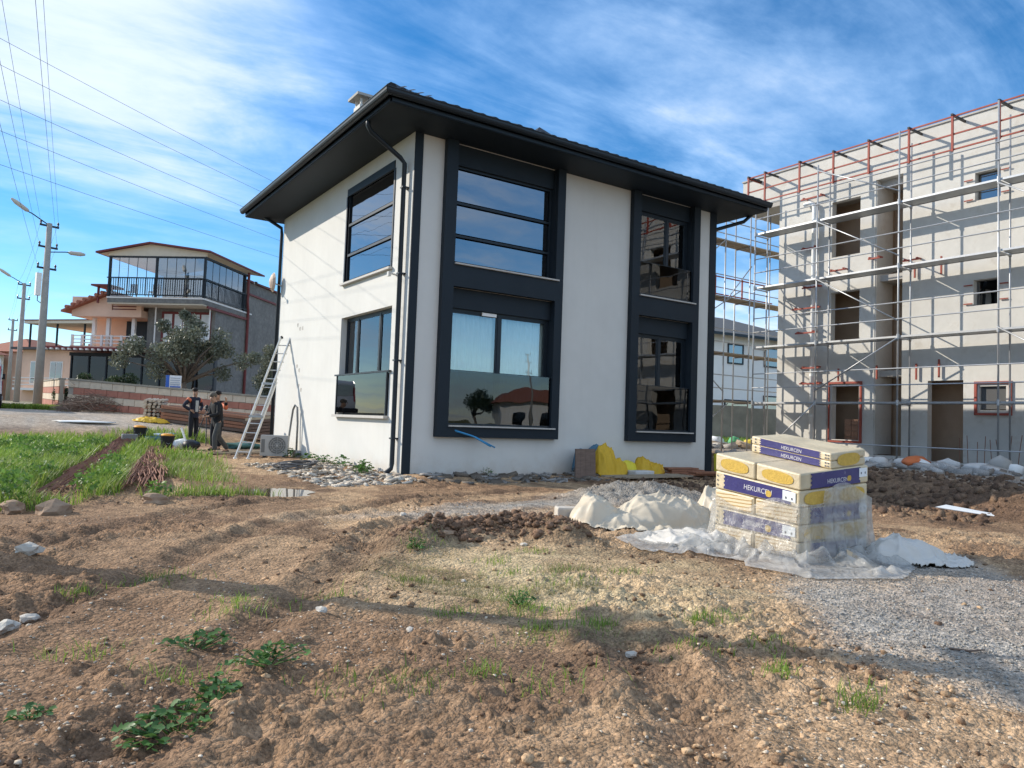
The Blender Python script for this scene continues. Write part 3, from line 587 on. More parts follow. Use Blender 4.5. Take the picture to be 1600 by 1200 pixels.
# eaves tiles: curved pan tiles, first courses of the two visible slopes
def tilemesh():
    m = MB(); nn = 6; Lt = .42; vs = []
    for j in (0, 1):
        for k in range(nn+1):
            a = math.pi*k/nn; vs.append((-.145+.29*k/nn, j*Lt, .055*math.sin(a)+.012)); 
    m.add(vs, [(k, k+1, nn+2+k, nn+1+k) for k in range(nn)])
    m.add([(-.145, 0, -.02), (.145, 0, -.02)]+vs[:nn+1], [tuple([1]+[2+k for k in reversed(range(nn+1))]+[0])][:1])
    me = bpy.data.meshes.new('tile'); me.from_pydata(m.v, [], m.f); me.materials.append(TILE); return me
TM = tilemesh(); sl = math.atan(TP)
def tiles(n_, fn, rotz, rows):
    for r_ in range(rows):
        for i in range(n_):
            d = r_*.36*math.cos(sl); pos = fn(i, d)
            if pos is None: continue
            o = link(bpy.data.objects.new('tile', TM)); o.parent = roof
            o.rotation_euler = (Matrix.Rotation(rotz, 3, 'Z') @ Matrix.Rotation(sl, 3, 'X')).to_euler(); o.location = (pos[0], pos[1], ZE+d*TP+.012+.008*random.random())
nX = int((ex1-ex0)/.30); nY = int((ey1-ey0)/.30)
tiles(nX, lambda i, d: None if (i*.30+.2 < d or i*.3+.2 > ex1-ex0-d) else (ex0+.2+i*.30, ey0+d-.03, 0), 0, 4)
tiles(nY, lambda i, d: None if (i*.30+.2 < d or i*.3+.2 > ey1-ey0-d) else (ex0+d-.03, ey0+.2+i*.30, 0), -math.pi/2, 4)
# hip ridge caps
hp = Vector((ex0, ey0, ZE)); hd = Vector((hx, hx, zr-ZE))
for k in range(14):
    a = hp+hd*(k/14.0); b_ = hp+hd*((k+1.15)/14.0); MB().path([a+Vector((0, 0, .03)), b_+Vector((0, 0, .03))], [.12, .10], 8).build('ridge_tile', TILE, roof)
# fascia and gutters
for a, b_ in (((ex0, ey0), (ex1, ey0)), ((ex0, ey1), (ex0, ey0))):
    dx, dy = b_[0]-a[0], b_[1]-a[1]; L_ = math.hypot(dx, dy); ox, oy = dy/L_, -dx/L_
    ox, oy = (0, -1) if dy == 0 else (-1, 0)
    f = MB(); f.box((a[0], a[1], H_+.02), (b_[0]+(.03 if dx == 0 else 0), b_[1]+(.03 if dy == 0 else 0), ZE-.01)); f.build('fascia', ANTHM, house)
    prof = []
    for k in range(9): t_ = math.pi*(1+k/8); prof.append((.075*math.cos(t_), .085*math.sin(t_)))
    prof = [(-.085, .02)]+prof+[(.085, .02)]
    vs = []; fs = []; np_ = len(prof)
    e = .085+.075
    for (px, py, s_) in ((a[0], a[1], -1), (b_[0], b_[1], 1)):
        for (u_, v_) in prof:
            o_ = .08+u_; ex = (e if True else 0)*s_*0
            vs.append((px+ox*(o_)+(-o_ if (dy == 0 and s_ == -1) else 0), py+oy*(o_)+(-o_ if (dx == 0 and s_ == 1) else 0), ZE-.03+v_))
    fs = [(k, k+1, np_+k+1, np_+k) for k in range(np_-1)]
    g = MB(); g.add(vs, fs); go = g.build('gutter', ANTHM, house); s_ = go.modifiers.new('s', 'SOLIDIFY'); s_.thickness = .008
    lip = MB(); lip.tube(vs[np_-1] if True else 0, vs[2*np_-1], .012, n=6); lip.tube(vs[0], vs[np_], .012, n=6); lip.build('gutter_lip', ANTHM, go)
# downpipes
def downpipe(pts, r=.05):
    o = MB().path(pts, r, 10).build('downpipe', ANTHM, house, smooth=True); return o
dp = downpipe([(-.98, .15, 7.25), (-.97, .16, 7.08), (-.90, .18, 6.98), (-.20, .24, 6.62), (-.10, .24, 6.52), (-.09, .24, .30), (-.11, .24, .2), (-.24, .22, .10)])
for z in (6.0, 4.2, 2.4, .8): MB().box((-.15, .175, z), (.0, .305, z+.03)).build('pipe_clip', ANTHM, dp)
downpipe([(W_+.9, -.5, 7.2), (W_+.75, -.35, 7.0), (W_+.12, .12, 6.75), (W_+.09, .12, 6.6), (W_+.09, .12, .1)])
downpipe([(-.6, D_+.2, 7.2), (-.05, D_+.1, 6.9), (-.04, D_+.08, 6.7), (-.04, D_+.08, .1)])
# chimney and roof vent
ch = MB(); ch.box((.90, 5.45, 7.7), (1.35, 5.9, 9.86)); ch = ch.build('chimney', STUCCO, house)
for sx in (.93, 1.28): 
    for sy in (5.48, 5.83): MB().box((sx, sy, 9.86), (sx+.05, sy+.05, 10.06)).build('cap_post', STUCCO, ch)
MB().box((.77, 5.32, 10.06), (1.48, 6.03, 10.13)).build('chimney_cap', CONCG, ch)
m = MB(); m.add([(4.38, 1.9, 8.5), (5.0, 1.9, 8.5), (5.0, 2.6, 8.6), (4.38, 2.6, 8.6), (4.38, 1.9, 8.86), (5.0, 1.9, 8.86), (5.0, 2.6, 8.86), (4.38, 2.6, 8.86), (4.69, 2.2, 9.14)],
    [(0, 1, 5, 4), (1, 2, 6, 5), (2, 3, 7, 6), (3, 0, 4, 7), (4, 5, 8), (5, 6, 8), (6, 7, 8), (7, 4, 8)]); m.build('roof_vent', TILE, house)
# blue conduit stubs, drilled patches, bracket, dish
for k, (e1, e2) in enumerate((((1.14, -.13, 1.02), (1.86, -.42, .70)), ((1.16, -.13, 1.0), (1.98, -.40, .68)))):
    a, b_ = Vector(e1), Vector(e2); MB().path([a+Vector((0, .25, 0)), a, a.lerp(b_, .5)+Vector((0, 0, .05)), b_], .016, 8).build('blue_conduit', BLUEP, house, smooth=True)
for (yy, z, k) in ((7.05, 3.72, 3), (6.95, 2.55, 2), (6.72, 2.0, 2)):
    for j in range(k):
        m = MB(); cyy = yy-.22*j; czz = z+.03*(-1)**j-.06*j
        pts = [(-.003, cyy+.06*(1+.4*math.sin(3*a+j))*math.cos(a), czz+.075*(1+.3*math.cos(2*a))*math.sin(a)) for a in [q*6.283/10 for q in range(10)]]
        m.add(pts, [tuple(range(10))]); m.build('drilled_patch', CONCG, house)
MB().path([(0, .62, 4.25), (-.16, .62, 4.27)], .02, 6).box((-.2, .58, 4.2), (-.14, .66, 4.3)).build('cable_bracket', PVC, house)
ds = thing('satellite_dish', 'small tan satellite dish on the rear edge of the white house', 'dish', (-.05, 8.9, 5.2))
DISH = mat('dish_tan', (.55, .42, .33), .6)
prof = [(.02, 0), (.12, .02), (.22, .06), (.30, .12)]
m = MB(); vs = []; fs = []
for i, (r_, h) in enumerate(prof):
    for k in range(14): a = k*6.283/14; vs.append((-.25-h*.0+h-.1, 8.9+r_*math.cos(a)*.8, 5.2+r_*math.sin(a)))
for i in range(3):
    for k in range(14): fs.append((i*14+k, i*14+(k+1) % 14, (i+1)*14+(k+1) % 14, (i+1)*14+k))
m.add(vs, fs+[tuple(range(14))]); o = m.build('reflector', DISH, ds); s_ = o.modifiers.new('s', 'SOLIDIFY'); s_.thickness = .01
MB().path([(0, 8.8, 5.1), (-.32, 8.9, 5.2)], .02, 6).build('mount', STEEL, ds); MB().path([(-.3, 8.9, 5.0), (-.7, 9.0, 5.12)], .012, 6).box((-.76, 8.96, 5.08), (-.68, 9.04, 5.16)).build('feed_arm', BLACKP, ds)
# ------------------------------------------------------------------ building under construction
XF = 16.7
ub = thing('unfinished_building', 'raw plastered three storey building shell behind the scaffold', 'building', (XF, 0, .3))
Y0, Y1, ZB, ZT = 3.5, -14.6, .42, 10.9
wins = [(.32, 1.36, 7.32, 9.26), (.32, 1.36, 4.28, 6.09), (.30, 1.28, 1.05, 2.87), (-2.96, -1.93, .50, 2.96), (-4.1, -3.4, 2.07, 2.76), (-3.9, -3.23, 5.14, 5.90), (-3.95, -3.26, 8.26, 9.1), (-7.2, -6.0, 1.2, 2.9), (-7.2, -6.0, 4.3, 6.1), (-7.2, -6.0, 7.3, 9.2)]+[(y_, y_+1.3, z_, z_+1.8) for y_ in (-10, -13) for z_ in (1.1, 4.3, 7.35)]
rec = [(-1.12, -.21, .6, 9.66)]
m = MB(); wallgrid(m, FX, (Y1, Y0), (ZB-.3, ZT), wins+rec, XF, XF+.25); m.build('facade', CONC, ub)
m = MB().box((XF+.25, Y0-.25, ZB-.3), (XF+9, Y0, ZT-.2)).build('end_wall', CONC, ub)
m = MB().box((XF+.25, Y1, ZB-.3), (XF+9, Y1+.25, ZT-.2)).build('end_wall', CONC, ub)
m = MB().box((XF+8.75, Y1+.25, ZB-.3), (XF+9, Y0-.25, ZT-.2)).build('rear_wall', CONC, ub)
for z in (.34, 3.35, 6.5, 9.66): MB().box((XF+.251, Y1+.25, z-.2), (XF+8.75, Y0-.25, z)).build('floor_slab', CONCG, ub)
MB().box((XF+1.25, Y1+.25, .34), (XF+1.4, Y0-.25, 9.46)).build('inner_wall', RAWINT, ub)
for y in (2.2, -.1, -1.3, -3.1, -5.2): MB().box((XF+.26, y-.06, .34), (XF+1.25, y+.06, 9.46)).build('partition', RAWINT, ub)
# roof slab overhanging the gable end, parapet
MB().box((XF+.02, Y0, 9.66), (XF+9, 5.2, 9.82)).build('roof_overhang', CONCG, ub)
MB().box((XF+.004, Y0, 9.824), (XF+.20, 5.2, ZT-.004)).build('parapet', CONC, ub)
MB().box((XF-.05, Y1, ZT), (XF+.28, 5.22, ZT+.05)).build('coping', CONCG, ub)
# recess back walls: one per storey, with an opening to the rooms
for z0, z1 in ((.36, 3.13), (3.36, 6.28), (6.52, 9.44)):
    MB().box((XF+1.0, -1.24, z0), (XF+1.1, -.66, z1)).build('recess_wall', RAWINT, ub)
MB().box((XF+.02, -.245, .62), (XF+1.0, -.214, 9.64)).build('recess_cheek', CONC, ub)
MB().box((XF-.6, Y1, .0), (XF-.02, Y0+.3, .34)).build('footing_ledge', CONCG, ub)
for (y0, y1, z0, z1) in ((-4.26, -3.28, 1.92, 2.9), (.18, 1.42, .95, 3.0)):
    fr_ = MB(); frame_rect(fr_, FX, y0, y1, z0, z1, .07, XF-.06, XF-.004); fr_.build('window_formwork', REDM, ub)
MB().box((XF+.1, -4.08, 2.1), (XF+.13, -3.42, 2.74)).build('opening_board', INTD, ub)
for z0, z1, yy0, yy1 in ((5.16, 5.88, -3.88, -3.25), (8.28, 9.08, -3.93, -3.28)): MB().box((XF+.2, yy0, z0), (XF+.22, yy1, z1)).build('opening_glass', GLASSD, ub)
# brick pile seen in the ground floor opening
BR = mat('hollow_brick', (.33, .19, .13), .9, .2, 20, .3)
bp_ = thing('brick_stack', 'stack of dark red hollow bricks inside the ground floor opening', 'bricks', (XF+.6, .6, .34))
for k in range(7):
    for j in range(3):
        MB().box((XF+.45, .34+j*.25, .36+k*.2), (XF+.75, .34+j*.25+.235, .36+k*.2+.185)).build('brick', BR, bp_)
# white vent pipe up the facade
vp = thing('drain_pipe', 'white plastic pipe with elbow standing against the raw facade', 'pipe', (XF-.14, 1.95, .4))
MB().path([(XF-.16, 1.95, .35), (XF-.16, 1.95, 9.2), (XF-.16, 2.0, 9.32), (XF-.16, 2.15, 9.4), (XF-.16, 2.35, 9.36)], .075, 10).build('pipe', WHITEP, vp, smooth=True)
for z in (1.8, 3.2, 4.9, 6.6, 8.0):
    MB().path([(XF-.16, 1.95, z), (XF-.16, 1.95, z+.08)], .09, 10).build('coupling', WHITEP, vp)
def bracket(y, z, w):
    fl = 'roof slab' if z > 9 else 'upper window head' if z > 7.5 else 'upper floor slab' if z > 6 else 'middle window' if z > 4.5 else 'lower floor slab'
    b_ = thing('clamp_bracket', f'red steel clamp fixed across the raw facade at {fl} height', 'clamp', (XF-.2, y, z), group='red clamps on the facade')
    MB().bar((XF-.22, y-w/2, z), (XF-.22, y+w/2, z), .05).build('crossbar', REDM, b_)
    MB().bar((XF-.26, y-w*.38, z+.04), (XF+.0, y-w*.38, z+.04), .045).build('arm', REDM, b_); MB().bar((XF-.26, y+w*.38, z+.04), (XF+.0, y+w*.38, z+.04), .045).build('arm', REDM, b_)
for y, z, w in ((2.0, 9.55, .9), (2.1, 7.75, .6), (2.0, 6.35, .7), (2.2, 5.62, 1.1), (2.2, 4.75, .8), (2.0, 3.5, .7), (2.0, 2.95, .8), (-1.5, 6.75, .5), (1.0, 6.8, .6), (-.3, 7.0, .4)): bracket(y, z, w)
def stub(y, z0, z1):
    o = MB().bar((XF-.08, y, z0), (XF-.08, y, z1), .045).build('wall_tie', REDM); tag(o, 'short red upright steel tie on the raw facade', 'tie', 'red ties on the facade')
for y, z0, z1 in ((1.0, 3.02, 3.45), (-.35, 3.05, 3.5), (-1.62, 3.0, 3.5), (-2.3, 3.05, 3.6), (-2.35, 6.2, 6.75), (-1.55, 6.2, 6.7)): stub(y, z0, z1)
for y, z in ((-3.1, 8.9), (-3.1, 8.3), (-4.1, 9.0), (-4.1, 8.35), (-3.1, 5.75), (-3.1, 5.2), (-4.05, 5.7), (-4.05, 5.25)):
    o = MB().bar((XF-.05, y-.12, z), (XF-.05, y+.12, z), .03).build('opening_wedge', REDM); tag(o, 'small red steel wedge bar beside a square wall opening', 'wedge', 'red wedges at the openings')
# red guard rail cantilevered in front of the parapet
gr = thing('parapet_guard_rail', 'red steel guard rail on outriggers along the parapet top', 'guard rail', (15.9, 0, 9.6))
RX = 15.95
ys = [4.35, 3.61, 2.16, .86, -.39, -1.69, -2.97, -4.23, -5.5, -6.8, -8.1, -9.4, -10.7, -12.0, -13.3, -14.5]
for y in ys:
    MB().bar((RX, y, 9.66), (RX, y, 10.74), .055).build('post', REDM, gr)
    MB().bar((RX-.05, y, 10.76), (XF+.0, y, 10.76), .06).build('outrigger', BLACKP, gr)
for z in (10.72, 10.18, 9.72):
    for a, b_ in zip(ys[:-1], ys[1:]): MB().bar((RX+.03, a, z), (RX+.03, b_, z), .042).build('rail', REDM, gr)
MB().bar((RX, 4.4, 10.72), (XF+.6, 4.4, 10.72), .045).build('rail', REDM, gr); MB().bar((RX, 4.4, 9.72), (XF+.6, 4.4, 9.72), .045).build('rail', REDM, gr)

# ------------------------------------------------------------------ scaffold
dk = bpy.data.materials.new('perforated_deck'); dk.use_nodes = True; t = dk.node_tree; n = t.nodes; l = t.links; b = n['Principled BSDF']; b.inputs['Base Color'].default_value = (.40, .41, .41, 1); b.inputs['Metallic'].default_value = .5; b.inputs['Roughness'].default_value = .45
tcn = n.new('ShaderNodeTexCoord'); sx = n.new('ShaderNodeSeparateXYZ'); l.new(tcn.outputs['Object'], sx.inputs[0])
def mm_(op, a, b_):
    q = n.new('ShaderNodeMath'); q.operation = op
    for i, v in enumerate((a, b_)):
        if isinstance(v, (int, float)): q.inputs[i].default_value = v
        else: l.new(v, q.inputs[i])
    return q.outputs[0]
fx = mm_('GREATER_THAN', mm_('FRACT', mm_('MULTIPLY', sx.outputs[0], 13.0), 0), .74); fy = mm_('GREATER_THAN', mm_('FRACT', mm_('MULTIPLY', sx.outputs[1], 9.0), 0), .62)
qz = n.new('ShaderNodeTexNoise'); qz.inputs['Scale'].default_value = 1.6; l.new(tcn.outputs['Object'], qz.inputs['Vector'])
al = mm_('SUBTRACT', 1.0, mm_('MULTIPLY', mm_('MULTIPLY', fx, fy), mm_('GREATER_THAN', qz.outputs['Fac'], .5))); l.new(al, b.inputs['Alpha'])
scf = thing('scaffold', 'galvanised tube scaffold with steel decks along the raw facade', 'scaffold', (15.6, 0, .35))
SX0, SX1 = 15.6, 16.3
PY = [3.71, 1.19, -1.59, -4.36, -7.1, -9.9, -12.7]
DZ = [2.26, 4.27, 6.44, 8.42]
for i, y in enumerate(PY):
    for x, top in ((SX0, [9.35, 10.3, 10.62, 10.62, 10.6, 10.6, 10.6, 10.6, 10.6][i]), (SX1, [9.7, 10.1, 10.4, 10.4, 10.4, 10.4, 10.4, 10.4, 10.4][i])):
        MB().tube((x, y, .36), (x, y, top), .027, n=8).build('standard', STEEL, scf, smooth=True)
        for z in DZ: MB().tube((x, y, z-.10), (x, y, z+.06), .042, n=8).build('coupler', STEEL, scf)
        MB().box((x-.07, y-.07, .345), (x+.07, y+.07, .36)).build('base_plate', STEEL, scf)
    for z in DZ: MB().tube((SX0, y, z-.06), (SX1, y, z-.06), .024, n=6).build('transom', STEEL, scf)
for a, b_ in zip(PY[:-1], PY[1:]):
    for z in DZ:
        th = .045 if z < 3 else .075
        d_ = MB(); d_.box((SX0+.03, a-.04, z-.03), (SX1-.03, b_+.04, z-.012)); o = d_.build('deck', dk, scf)
        e = MB(); e.box((SX0+.022, a-.04, z-.045), (SX0+.028, b_+.04, z+.012)).build('deck_edge', STEEL, o); e = MB(); e.box((SX1-.028, a-.04, z-.045), (SX1-.022, b_+.04, z+.012)).build('deck_edge', STEEL, o)
        for h in (.52, 1.02): MB().tube((SX0-.03, a, z+h), (SX0-.03, b_, z+h), .020, n=6).build('guard_tube', STEEL, scf)
    MB().tube((SX0-.03, a, .93), (SX0-.03, b_, .93), .020, n=6).build('guard_tube', STEEL, scf)
for (ya, za, yb, zb) in ((1.19, 10.1, -1.59, 8.75), (1.19, 8.35, -1.59, 6.75), (1.19, 6.4, -1.59, 4.75), (-1.59, 4.2, 1.19, 2.62), (1.19, 2.2, 3.0, .6), (-4.36, 8.3, -7.1, 6.6), (-4.36, 4.3, -7.1, 2.6)):
    MB().tube((SX0-.06, ya, za), (SX0-.06, yb, zb), .022, n=6).build('brace', STEEL, scf, smooth=True)
# return run along the gable end
sc2 = thing('end_scaffold', 'galvanised scaffold run with timber decks round the gable end', 'scaffold', (15, 4.6, .35))
for x in (12.2, 14.75, 16.15, 17.3, 19.8):
    for y in (4.35, 5.05):
        MB().tube((x, y, .36), (x, y, 9.6 if x > 14 else 8.4), .026, n=8).build('standard', STEEL, sc2, smooth=True)
    for z in (2.3, 4.05, 6.1, 8.2): MB().tube((x, 4.35, z-.07), (x, 5.05, z-.07), .022, n=6).build('transom', STEEL, sc2)
SCB = mat('scaffold_board', (.33, .27, .20), .85, .2, 6, .2, stretch=(1, 8, 1))
for z in (2.3, 4.05, 6.1, 8.2):
    for k in range(3): MB().box((11.8, 4.38+k*.225, z-.035), (20, 4.38+k*.225+.21, z+.01+.004*k)).build('plank', SCB, sc2)
    for h in (.5, 1.0): MB().tube((11.8, 5.08, z+h), (20, 5.08, z+h), .019, n=6).build('guard_tube', STEEL, sc2)
for (xa, za, xb, zb) in ((12.3, 6.3, 14.75, 8.2), (14.75, 5.9, 16.2, 7.4), (12.3, 4.5, 15.6, 6.4), (12.9, 3.9, 14.75, 2.6), (12.5, .6, 15.0, 2.2)):
    MB().tube((xa, 4.32, za), (xb, 4.32, zb), .020, n=6).build('brace', STEEL, sc2, smooth=True)
rg = thing('red_end_rail', 'red steel guard frame standing on the gable end deck', 'guard rail', (14.8, 4.6, 6.12))
for x in (13.8, 14.7, 16.2): MB().bar((x, 4.75, 6.12), (x, 4.75, 6.95), .045).build('post', REDM, rg)
for z in (6.25, 6.9): MB().bar((13.8, 4.75, z), (18.0, 4.75, z), .04).build('rail', REDM, rg)
# reinforcing bar stubs, debris at the building foot
for k in range(11):
    y = -3.1-.21*k+.08*random.random(); h = .75+.35*random.random(); dx, dy = .12*(random.random()-.5), .28*(random.random()-.5)
    o = MB().path([(XF-.35, y, .3), (XF-.35+dx*.4, y+dy*.4, .3+h*.5), (XF-.35+dx, y+dy, .3+h)], .010, 5).build('rebar_stub', RUST)
    tag(o, 'thin rusty bar sticking up from the footing by the doorway', 'rebar', 'starter bars at the footing')
BAG = mat('cement_bag', (.58, .57, .55), .8, .15, 6, .2)
def lump(name, c_, r_, m_, seed, label, cat, group=None, sub=2, amp=.16):
    o = MB().blob(c_, r_, seed, sub, amp).build(name, m_, smooth=True); return tag(o, label, cat, group)
bags = [(12.9, .2), (13.5, -.4), (13.2, -1.1), (14.0, -1.6), (13.6, -2.2), (14.3, -2.5), (13.9, -3.2), (14.5, -3.6), (13.8, -4.6), (14.3, -5.2), (13.0, -.7), (14.6, -4.3)]
for k, (x, y) in enumerate(bags):
    lump('debris_bag', (x, y, G0(x, y)+.10), (.26+.12*random.random(), .20+.12*random.random(), .11+.08*random.random()), BAG if k % 3 else WHITEP, 100+k, 'crumpled pale bag of rubble dumped before the scaffold', 'bag', 'rubble bags before the scaffold')
OT = mat('orange_sheet', (.62, .17, .06), .6, .12, 6, .2)
lump('orange_sheet', (14.0, -3.0, G0(14, -3)+.16), (.25, .75, .16), OT, 140, 'crumpled orange plastic sheet lying among the rubble bags', 'sheet')
slabs('building_rubble', 420, 12.3, 15.5, -7, 3.3, .05, .28, [(.33, .31, .29), (.42, .40, .38), (.25, .22, .19), (.5, .48, .46)], 'broken grey plaster and block rubble before the scaffold', 'rubble', zf=gz, hh=.35)
lump('concrete_block', (14.2, -5.0, G0(14.2, -5)+.2), (.3, .3, .26), CONCG, 150, 'squat grey concrete lump standing near the footing', 'block', None, 1, .12)
sh = MB(); xs_, ys_ = 5.75, -8.0; zz0 = G(xs_, ys_); sh.add([(5.55, -7.7, zz0+.12), (5.72, -7.78, zz0+.16), (6.15, -8.35, zz0+.06), (6.05, -8.38, zz0+.03)], [(0, 1, 2, 3)])
o = sh.build('white_offcut', WHITEP); s_ = o.modifiers.new('s', 'SOLIDIFY'); s_.thickness = .012; tag(o, 'white plastic offcut lying on the shaded earth bank', 'offcut')
DRK = mat('bank_shade_earth', (.10, .066, .046), .95, .3, 8, .6, 30)  # bank tone with the house shadow in it, not assigned
slabs('bank_clods', 1500, 4.8, 11.5, -8.6, -1.0, .015, .08, [(.17, .11, .075), (.22, .145, .095), (.13, .085, .06)], 'lumpy low bank earth beside the stacked packs, coloured with the house shadow', 'soil', hh=.7, tilt=.8)  # clod colours carry the house shadow lying on the bank
# ------------------------------------------------------------------ far right: white house, stone wall, rubbish
rh = thing('far_white_house', 'distant white house with dark hipped roof behind the scaffold', 'house', (33, 18, .9))
Rz = math.radians(33)
rh.rotation_euler = (0, 0, -Rz*.15)
WH2 = mat('far_white_render', (.82, .82, .80), .85, .03, 3, 0, var2=.04)
ROOF2 = mat('far_roof_tile', (.13, .125, .12), .8, .2, 8)
hb = MB().box((-7, 0, -.5), (7, 9, 6.55)).build('wall', WH2, rh, local=True)
m = MB(); m.add([(-7.7, -.7, 6.45), (7.7, -.7, 6.45), (7.7, 9.7, 6.45), (-7.7, 9.7, 6.45), (-2.6, 4.5, 8.4), (2.6, 4.5, 8.4)], [(0, 1, 5, 4), (1, 2, 5), (2, 3, 4, 5), (3, 0, 4), (3, 2, 1, 0)]); r2 = m.build('roof', ROOF2, rh, local=True)
MB().box((-7.75, -.8, 6.3), (7.75, -.7, 6.47)).build('gutter', ANTHM, r2, local=True)
for (x, z, w_, h_) in ((-4.6, 4.3, .9, 1.6), (-4.6, 1.2, .9, 1.5), (-1.6, 4.6, 1.4, 1.3), (-1.8, .7, 2.6, 1.6), (1.7, 4.6, 1.4, 1.3), (1.7, 1.1, 1.6, 1.6), (4.6, 4.6, 1.4, 1.3)):
    f_ = MB(); frame_rect(f_, FY, x, x+w_, z, z+h_, .09, -.07, -.01); wo = f_.build('window', ANTHM, rh, local=True)
    MB().box((x+.09, -.04, z+.09), (x+w_-.09, -.02, z+h_-.09)).build('pane', GLASSD, wo, local=True)
sw = thing('boundary_stone_wall', 'weathered grey concrete wall before the distant white house', 'wall', (30, 13, .6))
OLDW = mat('weathered_concrete', (.27, .245, .20), .95, .25, 2, .4, 12, var2=.3, scale2=.4)
pA, pB = Vector((20.0, 17.3, 0)), Vector((40, 8.5, 0)); dv = (pB-pA)/10
for k in range(10):
    a = pA+dv*k; b_ = a+dv*.985; z0 = G0(a.x, a.y)-.3; h = 2.15+.12*random.random()
    m = MB(); m.bar((a.x, a.y, z0+h/2), (b_.x, b_.y, z0+h/2), .25, h); m.build('panel', OLDW, sw)
junk = [((.25, .42, .75), 'blue'), ((.75, .75, .74), 'white'), ((.12, .40, .18), 'green'), ((.75, .55, .08), 'yellow')]
for k, (cx_, nm) in enumerate(junk):
    x, y = 18.4+.6*k*.8, 8.6-.5*k
    lump('rubbish_sack', (x, y, G0(x, y)+.22), (.38, .30, .20), mat('sack_'+nm, cx_, .6), 160+k, f'crumpled {nm} plastic sack on the rubbish heap by the scaffold', 'sack', None, 2, .34)
slabs('scrap_heap', 240, 14.2, 19.5, 6.5, 10.5, .08, .42, [(.30, .20, .13), (.42, .33, .24), (.5, .47, .43), (.2, .15, .12)], 'heap of scrap boards and rubble beyond the scaffold end', 'scrap', zf=gz, hh=.3)
# ------------------------------------------------------------------ neighbour house on the left
nb = thing('neighbour_house', 'three storey grey stone house with glazed roof terrace', 'house', (2.05, 30.74, 0), R(50))
STN = mat('grey_stone_cladding', (.20, .19, .175), .9, .35, 5, .6, 9, var2=.2, scale2=1.0)
PEACH = mat('peach_render', (.74, .50, .37), .85, .04, 3, .1, var2=.08)
CREAM = mat('cream_render', (.66, .58, .46), .85, .05, 3, .1, var2=.08)
MAROON = mat('maroon_paint', (.16, .035, .032), .55, .15)
DKF = mat('dark_frame', (.018, .024, .030), .5, .1)
WHT = mat('white_paint', (.78, .75, .71), .6, .05)
GLASSN = glassmat('black_glazing', (.10, .12, .13), .05)
DGL = glassmat('dark_terrace_glass', (.36, .42, .45), .26)
CGL = glassmat('clear_terrace_glass', (.86, .90, .92), .12)
def B_(n_, mt, par, *bx):
    m_ = MB()
    for q in bx: m_.box(*q)
    return m_.build(n_, mt, par, local=True)
GZN = .9
# bodies
B_('stone_body', STN, nb, ((1.5, 0.02, GZN), (10.5, 4.2, 7.25)))
B_('stone_return', STN, nb, ((5.3, -.02, GZN), (12.8, 3.9, 8.75)))
B_('rear_block', STN, nb, ((6.2, .5, 8.75), (12.0, 4.0, 9.75)))
B_('peach_wing', PEACH, nb, ((2.6, 4.2, GZN), (10.5, 8.2, 6.6)))
# terrace slab, roof
B_('terrace_slab', STN, nb, ((0, -.0, 7.27), (6.0, 5.8, 7.52)))
B_('slab_edge', WHT, nb, ((-.03, -.03, 7.52), (6.0, 5.83, 7.60)))
B_('slab_soffit', CREAM, nb, ((.03, .03, 7.20), (6.0, 5.77, 7.268)))
m = MB(); rp = [(-.35, 6.45, 10.15), (-.35, 3.2, 10.72), (-.35, -.45, 10.25), (6.7, -.45, 10.25), (6.7, 3.2, 10.72), (6.7, 6.45, 10.15)]
m.add(rp+[(x, y, z-.1) for x, y, z in rp], [(0, 1, 4, 5), (1, 2, 3, 4), (6, 11, 10, 7), (7, 10, 9, 8), (0, 6, 7, 1), (1, 7, 8, 2), (2, 8, 9, 3), (3, 9, 10, 4), (4, 10, 11, 5), (5, 11, 6, 0)]); rf = m.build('terrace_roof', MAROON, nb, local=True)
m = MB(); g = [(-.03, 5.85, 9.95), (-.03, -.05, 9.95), (-.03, -.05, 10.2), (-.03, 3.2, 10.6), (-.03, 5.85, 10.12)]; m.add(g+[(.12, y, z) for x, y, z in g], [(0, 1, 2, 3, 4), (9, 8, 7, 6, 5)]+[(i, (i+1) % 5, 5+(i+1) % 5, 5+i) for i in range(5)]); m.build('gable_board', CREAM, nb, local=True)
m = MB(); m.add([(-.2, -.4, 10.14), (6.5, -.4, 10.14), (6.5, 3.2, 10.58), (-.2, 3.2, 10.6), (6.5, 6.3, 10.02), (-.2, 6.3, 10.04)], [(3, 2, 1, 0), (5, 4, 2, 3)]); m.build('roof_ceiling', CREAM, nb, local=True)
# glazing of terrace
for y in (0, 2.9, 5.75): B_('glazing_post', DKF, nb, ((-.02, y-.06, 7.6), (.10, y+.06, 9.95)))
B_('glazing_post', DKF, nb, ((4.85, -.06, 7.6), (4.97, .06, 9.95)))
B_('head_beam', DKF, nb, ((-.03, -.07, 9.87), (.11, 5.82, 9.97)), ); B_('head_beam', DKF, nb, ((.111, -.07, 9.87), (5.4, .07, 9.97)))
for k in range(5):
    for base in (0.06, 2.96):
        y = base+k*.556; p_ = B_('glass_panel', CGL if base > 1 else DGL, nb, ((.03, y+.02, 7.64), (.04, y+.54, 9.86))); B_('panel_edge', DKF, p_, ((.02, y-.01, 7.64), (.05, y+.015, 9.86)))
for k in range(6):
    x = .16+k*.78; p_ = B_('glass_panel', DGL, nb, ((x+.02, .03, 7.64), (x+.76, .04, 9.86))); B_('panel_edge', DKF, p_, ((x-.01, .02, 7.64), (x+.02, .05, 9.86)))
B_('terrace_end', CREAM, nb, ((5.1, .1, 7.6), (5.25, 5.6, 9.87)))
